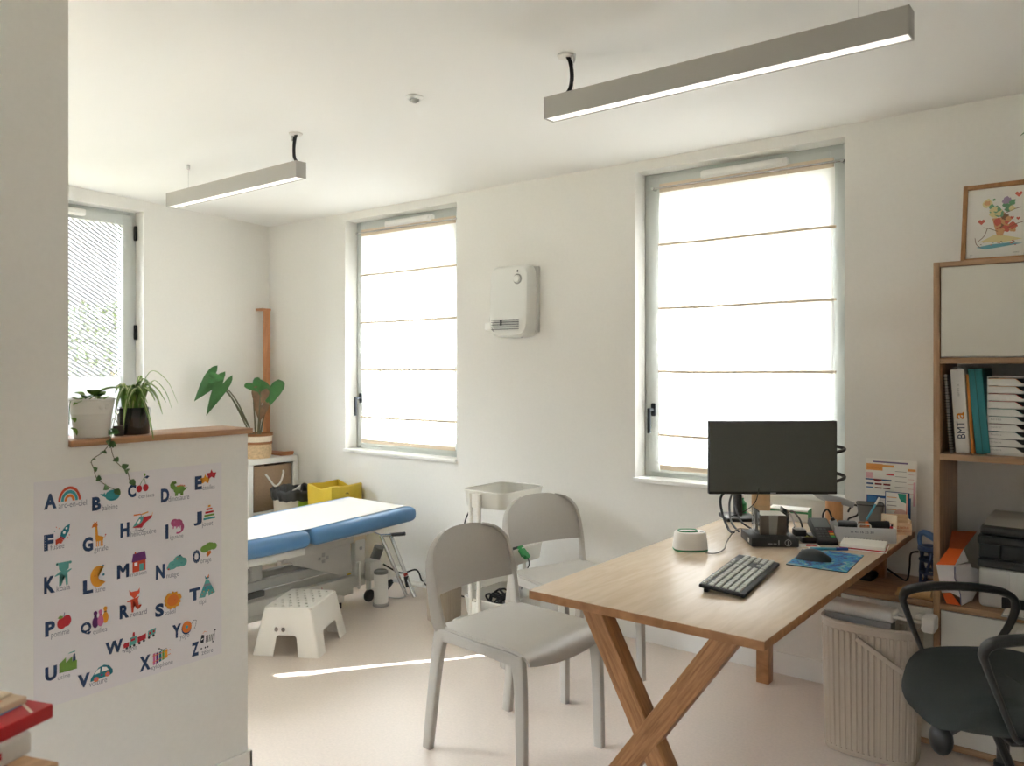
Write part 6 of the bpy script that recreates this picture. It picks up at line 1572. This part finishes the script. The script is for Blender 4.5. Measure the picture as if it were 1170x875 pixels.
# ------------------------------------------------------------------ alphabet poster on the half wall
PO = Vector((PX + .0012, .942, .463)); PFU = Vector((0, 1, 0)); PFV = Vector((0, 0, 1))
t = thing('alphabet_poster', 'white French alphabet poster with small pictures, stuck on the half wall', 'poster', (PX, 1.235, .463))
b = MB(); b.box((PX + .0002, .942, .468), (PX + .0012, 1.529, 1.116), 0, mat('poster_paper', (224, 220, 222), .45))
K = {k: mat('poster_' + k, c, .7) for k, c in dict(navy=(34, 60, 98), navy2=(52, 78, 118), red=(186, 40, 52), brick=(206, 76, 48), orange=(224, 120, 44), amber=(228, 154, 44), teal=(60, 150, 156), sea=(92, 164, 158), petrol=(28, 118, 132), green=(112, 152, 66), dgreen=(76, 128, 62), purple=(110, 50, 116), pink=(196, 104, 150), rose=(190, 84, 130), grey=(126, 128, 140), white=(236, 234, 232), black=(42, 46, 58)).items()}
_k = [0]
def fr_():
    _k[0] += 1
    return (PO + Vector((.0002 + .00002 * (_k[0] % 40), 0, 0)), PFU, PFV)
def pg(bx, pts, m):
    x0, y0, x1, y1 = bx
    put_poly(b, [(x0 + x * (x1 - x0), y0 + y * (y1 - y0)) for x, y in pts], fr_(), K[m])
def ln(bx, pts, r, m):
    x0, y0, x1, y1 = bx; o, U, V = fr_()
    P_ = [Vector((x0 + x * (x1 - x0), y0 + y * (y1 - y0))) for x, y in pts]
    for a_, c_ in zip(P_, P_[1:]):
        d = (c_ - a_); n_ = Vector((-d.y, d.x)).normalized() * r; d = d.normalized() * r * .5
        put_poly(b, [tuple(a_ - d + n_), tuple(a_ - d - n_), tuple(c_ + d - n_), tuple(c_ + d + n_)], (o, U, V), K[m])
def arc(bx, cx, cy, r0, r1, a0, a1, m, sy=1.0, n=14):
    pts = [(cx + r1 * math.cos(a0 + (a1 - a0) * k / n), cy + sy * r1 * math.sin(a0 + (a1 - a0) * k / n)) for k in range(n + 1)] + [(cx + r0 * math.cos(a1 + (a0 - a1) * k / n), cy + sy * r0 * math.sin(a1 + (a0 - a1) * k / n)) for k in range(n + 1)]
    pg(bx, pts, m)
for ch, (x0, y0, x1, y1) in LT.items():
    if ch in 'MW':
        for q in (0, .0022, .0044): put_text(b, ch, (PO + PFU * (x0 + q) + PFV * y0 + Vector((.0004 + q * .01, 0, 0)), PFU, PFV), x1 - x0 - .0044, y1 - y0, K['navy'], .0)
    else: put_text(b, ch, (PO + PFU * x0 + PFV * y0 + Vector((.0004, 0, 0)), PFU, PFV), x1 - x0, y1 - y0, K['navy'], .05)
for ch, (w, x0, y0, wd) in WD.items():
    asc = any(c in w for c in 'bdfhklté'); dsc = any(c in w for c in 'gjpqy')
    h = .0125 + (.004 if asc else 0) + (.004 if dsc else 0)
    put_text(b, w, (PO + PFU * x0 + PFV * (y0 - (.004 if dsc else 0)) + Vector((.0004, 0, 0)), PFU, PFV), wd, h, K['grey'])
# decoration inside some letters: white dots and lines
def dots(ch, pts, m='white', r=.0009):
    x0, y0, x1, y1 = LT[ch]
    for x, y in pts: put_poly(b, disc(x0 + x * (x1 - x0), y0 + y * (y1 - y0), r, r, 6), (PO + Vector((.0011, 0, 0)), PFU, PFV), K[m])
dots('F', [(.14, .1 + .16 * k) for k in range(6)]); dots('H', [(.14, .1 + .2 * k) for k in range(5)] + [(.86, .1 + .2 * k) for k in range(5)], 'navy2'); dots('O', [(.5 + .38 * math.cos(a), .5 + .42 * math.sin(a)) for a in [k * PI / 5 for k in range(10)]]); dots('T', [(.5, .1 + .2 * k) for k in range(5)], 'navy2'); dots('Z', [(.2, .1), (.5, .5), (.8, .9), (.35, .3), (.65, .7)], 'navy2'); dots('Q', [(.5, .9), (.2, .5), (.8, .5)])
for ch in 'UVWDKLEN':
    x0, y0, x1, y1 = LT[ch]; bx = (x0, y0, x1, y1)
    ln(bx, {'U': [(.14, .95), (.14, .35)], 'V': [(.14, .92), (.46, .12)], 'W': [(.10, .92), (.28, .12)], 'D': [(.15, .1), (.15, .9)], 'K': [(.14, .08), (.14, .92)], 'L': [(.16, .12), (.16, .9)], 'E': [(.16, .1), (.16, .9)], 'N': [(.14, .1), (.14, .9)]}[ch], .0007, 'sea')
I_ = IC
bx = I_['A']
for r0, r1, m in ((.40, .5, 'brick'), (.26, .37, 'teal'), (.13, .23, 'orange')): arc(bx, .5, .05, r0, r1, 0, PI, m, 1.85)
bx = I_['B']; pg(bx, disc(.62, .5, .36, .42, 18), 'teal'); pg(bx, [(.32, .35), (.10, .55), (.0, .72), (.16, .66), (.24, .78), (.26, .58), (.45, .55)], 'teal'); pg(bx, [(.28, .3), (.6, .08), (.9, .28), (.7, .2), (.5, .2)], 'petrol'); pg(bx, disc(.76, .55, .03, .03, 8), 'black')
bx = I_['C']; pg(bx, disc(.24, .2, .22, .2, 14), 'red'); pg(bx, disc(.74, .22, .22, .2, 14), 'red'); ln(bx, [(.28, .38), (.62, .82)], .0007, 'dgreen'); ln(bx, [(.74, .4), (.62, .82)], .0007, 'dgreen'); pg(bx, [(.62, .80), (.85, .72), (1.05, .84), (.85, .9)], 'navy'); pg(bx, [(.6, .84), (.62, 1.04), (.78, 1.0), (.7, .88)], 'green')
bx = I_['D']; pg(bx, disc(.56, .42, .30, .26, 16), 'green'); pg(bx, [(.3, .42), (.12, .55), (.08, .8), (.2, .98), (.38, .98), (.44, .84), (.32, .80), (.24, .76), (.24, .62), (.4, .58)], 'green'); pg(bx, [(.8, .5), (1.0, .5), (.86, .34), (.7, .26)], 'green')
for x in (.34, .62): pg(bx, [(x, .3), (x + .15, .3), (x + .15, .02), (x, .02)], 'green')
for k in range(5): pg(bx, [(.42 + .09 * k, .65 - .02 * abs(k - 1.5)), (.47 + .09 * k, .77 - .03 * abs(k - 1.5)), (.52 + .09 * k, .64 - .03 * abs(k - 1.5))], 'orange')
def star(bx, cx, cy, r, m, sy=1.0, n=5, r2=.45, a=PI / 2): pg(bx, [(cx + (r if k % 2 == 0 else r * r2) * math.cos(a + k * PI / n), cy + sy * (r if k % 2 == 0 else r * r2) * math.sin(a + k * PI / n)) for k in range(2 * n)], m)
bx = I_['E']; star(bx, .30, .32, .34, 'amber', 1.1); star(bx, .72, .62, .34, 'red', 1.1)
bx = I_['F']; pg(bx, [(.35, .38), (.62, .24), (.92, .62), (1.0, 1.0), (.66, .86), (.42, .62)], 'petrol'); pg(bx, [(.30, .34), (.36, .42), (.66, .28), (.58, .2)], 'red'); pg(bx, [(.3, .34), (.06, .26), (.14, .14), (.08, 0), (.28, .08), (.44, .04), (.56, .2)], 'brick'); pg(bx, disc(.62, .58, .09, .08, 10), 'white'); pg(bx, disc(.76, .78, .07, .06, 10), 'white')
for x, y, m in ((.12, .9, 'brick'), (.3, .82, 'orange'), (.02, .7, 'sea'), (.95, .42, 'brick'), (.84, .3, 'orange')): pg(bx, disc(x, y, .035, .03, 8), m)
bx = I_['G']; pg(bx, [(.28, .30), (.26, .85), (.4, .85), (.46, .45), (.82, .36), (.8, .22), (.32, .2)], 'amber'); pg(bx, [(.02, .78), (.12, .92), (.34, .98), (.44, .88), (.4, .78), (.2, .80)], 'orange')
for x in (.32, .44, .62, .72): pg(bx, [(x, .25), (x + .07, .25), (x + .07, 0), (x, 0)], 'amber')
ln(bx, [(.2, .95), (.18, 1.0)], .0008, 'orange'); ln(bx, [(.36, .95), (.38, 1.0)], .0008, 'orange'); ln(bx, [(.8, .32), (.94, .36), (.96, .42)], .0006, 'orange'); pg(bx, disc(.97, .43, .05, .03, 8), 'red')
bx = I_['H']; pg(bx, [(0, .25), (.2, .22), (.45, .18), (.6, .4), (.98, .68), (.95, .78), (.6, .74), (.5, .8)], 'red'); pg(bx, [(.0, .27), (.34, .38), (.48, .52), (.56, .78), (.34, .76), (.14, .5)], 'sea'); pg(bx, [(.2, .46), (.32, .44), (.4, .6), (.34, .66)], 'white'); pg(bx, [(.05, .86), (.4, .88), (.4, .94), (.06, .94)], 'orange'); pg(bx, [(.44, .86), (.78, .94), (.78, 1.0), (.44, .92)], 'amber'); ln(bx, [(.42, .78), (.42, .9)], .0009, 'black'); ln(bx, [(.0, .08), (.5, .06), (.6, .12)], .0008, 'black'); ln(bx, [(.15, .07), (.15, .22)], .0006, 'black'); ln(bx, [(.4, .06), (.4, .2)], .0006, 'black'); ln(bx, [(.95, .7), (1.0, .9)], .0008, 'amber')
bx = I_['I']; pg(bx, disc(.3, .72, .26, .26, 14), 'rose'); pg(bx, disc(.55, .66, .34, .26, 14), 'rose'); arc(bx, .55, .36, .32, .44, -PI * .6, PI * .35, 'rose', 1.0)
for x in (.18, .42, .62): pg(bx, [(x, .5), (x + .12, .5), (x + .06, .3), (x, .3)], 'pink')
pg(bx, disc(.3, .76, .06, .06, 8), 'pink')
bx = I_['J']
for k, (m, w) in enumerate((('teal', 1.0), ('green', .86), ('red', .7), ('brick', .5), ('amber', .22))): pg(bx, [(.5 - w / 2, .02 + .2 * k), (.5 + w / 2, .05 + .2 * k), (.5 + w / 2, .17 + .2 * k), (.5 - w / 2, .15 + .2 * k)], m)
bx = I_['K']; pg(bx, [(.22, .98), (.84, .98), (.82, .68), (.62, .58), (.4, .58), (.26, .7)], 'sea'); pg(bx, disc(.16, .93, .09, .06, 10), 'sea'); pg(bx, disc(.9, .93, .09, .06, 10), 'sea'); pg(bx, disc(.15, .93, .045, .035, 8), 'black'); pg(bx, disc(.91, .93, .045, .035, 8), 'black'); pg(bx, disc(.48, .74, .12, .09, 10), 'white'); pg(bx, disc(.48, .74, .05, .05, 8), 'black'); pg(bx, [(.3, .6), (.02, .46), (.02, .42), (.34, .48)], 'sea'); pg(bx, [(.7, .6), (.98, .66), (.98, .62), (.7, .48)], 'sea'); pg(bx, [(.28, .6), (.74, .6), (.78, .0), (.66, .0), (.58, .42), (.46, .42), (.38, .0), (.26, .0)], 'sea')
bx = I_['L']; pg(bx, [(.98, .95)] + [(.5 + .5 * math.cos(a), .48 + .5 * math.sin(a)) for a in [PI * .32 + k * PI * 1.36 / 16 for k in range(17)]] + [(.98, .16)] + [(.86 + .36 * math.cos(a), .54 + .36 * math.sin(a)) for a in [PI * 1.5 - k * PI / 12 for k in range(13)]], 'amber'); pg(bx, disc(.84, .52, .08, .06, 10), 'petrol'); pg(bx, disc(.82, .96, .06, .04, 8), 'petrol'); ln(bx, [(.22, .54), (.3, .52), (.36, .54)], .0006, 'brick')
bx = I_['M']; pg(bx, [(.06, 0), (.94, .02), (.94, .58), (.06, .55)], 'brick'); pg(bx, [(0, .52), (1.0, .56), (.9, .98), (.1, .92)], 'purple'); pg(bx, [(.52, .02), (.8, .03), (.8, .38), (.52, .37)], 'sea'); pg(bx, [(.18, .3), (.38, .31), (.38, .48), (.18, .47)], 'white'); pg(bx, [(.2, .9), (.3, .9), (.3, 1.0), (.2, 1.0)], 'brick')
bx = I_['N']; pg(bx, disc(.3, .35, .24, .3, 14), 'sea'); pg(bx, disc(.58, .55, .26, .42, 14), 'sea'); pg(bx, disc(.8, .44, .2, .32, 14), 'sea'); pg(bx, disc(.14, .2, .14, .16, 10), 'sea'); pg(bx, disc(.1, .12, .05, .06, 8), 'red'); pg(bx, disc(.66, .94, .05, .06, 8), 'navy'); pg(bx, disc(.52, .74, .04, .05, 8), 'orange')
for x in (.3, .74): ln(bx, [(x - .05, .42), (x, .36), (x + .05, .42)], .0006, 'petrol')
bx = I_['O']; pg(bx, disc(.28, .6, .28, .26, 12), 'green'); pg(bx, disc(.55, .72, .3, .28, 12), 'green'); pg(bx, disc(.8, .68, .2, .24, 12), 'green'); pg(bx, [(.42, .4), (.62, .42), (.54, .24), (.64, .24), (.42, .0), (.48, .18), (.36, .18)], 'orange')
bx = I_['P']; pg(bx, disc(.34, .36, .34, .36, 16), 'red'); pg(bx, disc(.68, .46, .32, .36, 16), 'red'); pg(bx, [(.04, .72), (.2, .86), (.44, .78), (.4, .68), (.2, .64)], 'green'); ln(bx, [(.48, .72), (.52, .98)], .001, 'navy')
bx = I_['Q']
for x, m, y in ((.2, 'purple', .02), (.5, 'pink', .04), (.8, 'amber', .14)):
    pg(bx, disc(x, y + .28, .19, .27, 14), m); pg(bx, disc(x, y + .72, .12, .11, 10), m); pg(bx, [(x - .08, y + .45), (x + .08, y + .45), (x + .08, y + .72), (x - .08, y + .72)], m); pg(bx, [(x - .085, y + .54), (x + .085, y + .56), (x + .085, y + .60), (x - .085, y + .58)], 'black')
bx = I_['R']; pg(bx, [(.12, .98), (.28, .88), (.72, .88), (.84, 1.0), (.84, .78), (.48, .56), (.18, .76)], 'brick'); pg(bx, [(.2, .74), (.46, .58), (.30, .62)], 'white'); pg(bx, [(.28, .56), (.0, .52), (.0, .48), (.24, .46), (.30, .0), (.42, .0), (.46, .34), (.58, .34), (.66, .08), (.82, .1), (.78, .18), (.96, .22), (.94, .26), (.76, .26), (.72, .54), (.84, .64), (.66, .60)], 'brick')
bx = I_['S']; star(bx, .5, .5, .5, 'amber', 1.0, 13, .8); pg(bx, disc(.5, .5, .32, .32, 18), 'orange'); ln(bx, [(.34, .5), (.4, .47), (.45, .5)], .0006, 'brick'); ln(bx, [(.56, .52), (.62, .49), (.67, .52)], .0006, 'brick')
bx = I_['T']; pg(bx, [(0, .08), (.42, .8), (.58, .8), (1.0, .18), (.6, .08), (.54, .34), (.38, .06)], 'sea'); pg(bx, [(.14, .3), (.3, .58), (.74, .58), (.88, .36), (.6, .3)], 'teal'); pg(bx, [(.28, .52), (.34, .62), (.7, .62), (.76, .52)], 'grey'); pg(bx, [(.4, .82), (.36, .98), (.5, .86), (.62, 1.0), (.62, .84)], 'petrol'); pg(bx, [(.48, .86), (.6, 1.02), (.62, .9)], 'orange')
for k in range(7): pg(bx, disc(.2 + .1 * k, .2 + .12 * (k % 3), .035, .03, 6), ('brick', 'amber', 'purple')[k % 3])
bx = I_['U']; pg(bx, [(.02, .05), (.98, .05), (.98, .5), (.72, .5), (.72, .74), (.38, .5), (.38, .78), (.02, .52)], 'green'); pg(bx, [(.74, .48), (.92, .5), (.88, .86), (.78, .84)], 'navy'); pg(bx, [(.48, .92), (.9, .94), (.86, 1.0), (.56, .97)], 'sea')
bx = I_['V']; pg(bx, [(0, .1), (.02, .3), (.18, .62), (.36, .9), (.6, 1.0), (.84, .86), (1.0, .52), (1.0, .3), (.9, .2)], 'petrol'); pg(bx, [(.16, .5), (.42, .54), (.44, .84), (.3, .78)], 'white'); pg(bx, [(.5, .56), (.82, .58), (.72, .8), (.52, .88)], 'white')
for x, y in ((.26, .16), (.76, .3)): pg(bx, disc(x, y, .11, .16, 12), 'orange'); pg(bx, disc(x, y, .05, .08, 8), 'pink')
pg(bx, disc(.5, .36, .06, .08, 8), 'purple')
bx = I_['W']; pg(bx, [(0, .16), (.16, .2), (.16, .48), (0, .42)], 'red'); pg(bx, disc(.06, .32, .07, .16, 10), 'red'); pg(bx, [(.16, .2), (.38, .26), (.4, .74), (.2, .7)], 'sea'); pg(bx, [(.22, .46), (.34, .5), (.34, .64), (.22, .6)], 'red'); pg(bx, [(.26, .72), (.34, .74), (.33, 1.0), (.28, 1.0)], 'red'); pg(bx, [(.42, .28), (.68, .4), (.68, .74), (.42, .62)], 'red'); pg(bx, [(.46, .42), (.54, .46), (.54, .6), (.46, .56)], 'sea'); pg(bx, [(.58, .48), (.64, .5), (.64, .64), (.58, .62)], 'sea'); pg(bx, [(.74, .46), (.98, .56), (1.0, .92), (.75, .82)], 'sea'); pg(bx, [(.78, .58), (.84, .6), (.84, .76), (.78, .74)], 'red'); pg(bx, [(.90, .64), (.96, .66), (.96, .8), (.9, .78)], 'red')
for x, y in ((.1, .12), (.2, .14), (.32, .18), (.48, .22), (.62, .3), (.78, .4), (.92, .46)): pg(bx, disc(x, y, .04, .09, 8), 'black')
bx = I_['X']
for k, m in enumerate(('pink', 'purple', 'petrol', 'green', 'amber')): x = .02 + .17 * k; pg(bx, [(x, .1 + .05 * k), (x + .13, .13 + .05 * k), (x + .13, .82 + .01 * k), (x, .78 + .01 * k)], m)
ln(bx, [(.0, .28), (1.0, .5)], .001, 'orange'); ln(bx, [(.0, .66), (1.0, .76)], .001, 'orange'); ln(bx, [(.36, 1.0), (.62, .84)], .0008, 'navy'); ln(bx, [(.5, .84), (.78, .9)], .0008, 'navy'); pg(bx, disc(.36, 1.0, .05, .05, 8), 'black'); pg(bx, disc(.5, .88, .05, .05, 8), 'black')
bx = I_['Y']; pg(bx, disc(.3, .48, .32, .5, 18), 'navy'); pg(bx, disc(.32, .56, .31, .46, 18), 'orange'); pg(bx, disc(.32, .56, .09, .13, 10), 'teal'); ln(bx, [(.62, .7), (.78, .96), (.94, .9), (.9, .5), (.8, .3), (.9, .2)], .0006, 'black')
bx = I_['Z']; pg(bx, [(.02, .5), (.12, .86), (.28, .8), (.24, .42), (.1, .4)], 'black'); pg(bx, disc(.62, .56, .32, .22, 14), 'white')
for k in range(6): x = .36 + .1 * k; pg(bx, [(x, .38), (x + .05, .38), (x + .08, .74), (x + .03, .76)], 'black')
pg(bx, [(.08, .56), (.22, .6), (.22, .66), (.1, .62)], 'white')
for x in (.1, .34, .5, .82): pg(bx, disc(x, .12 + .2 * (x > .7), .05, .05, 8), 'black')
ln(bx, [(.9, .7), (.96, .92)], .0007, 'black'); pg(bx, disc(.97, .93, .06, .05, 8), 'black'); ln(bx, [(.2, .9), (.3, 1.0), (.42, .94)], .0007, 'orange')
b.build('sheet', None, t)
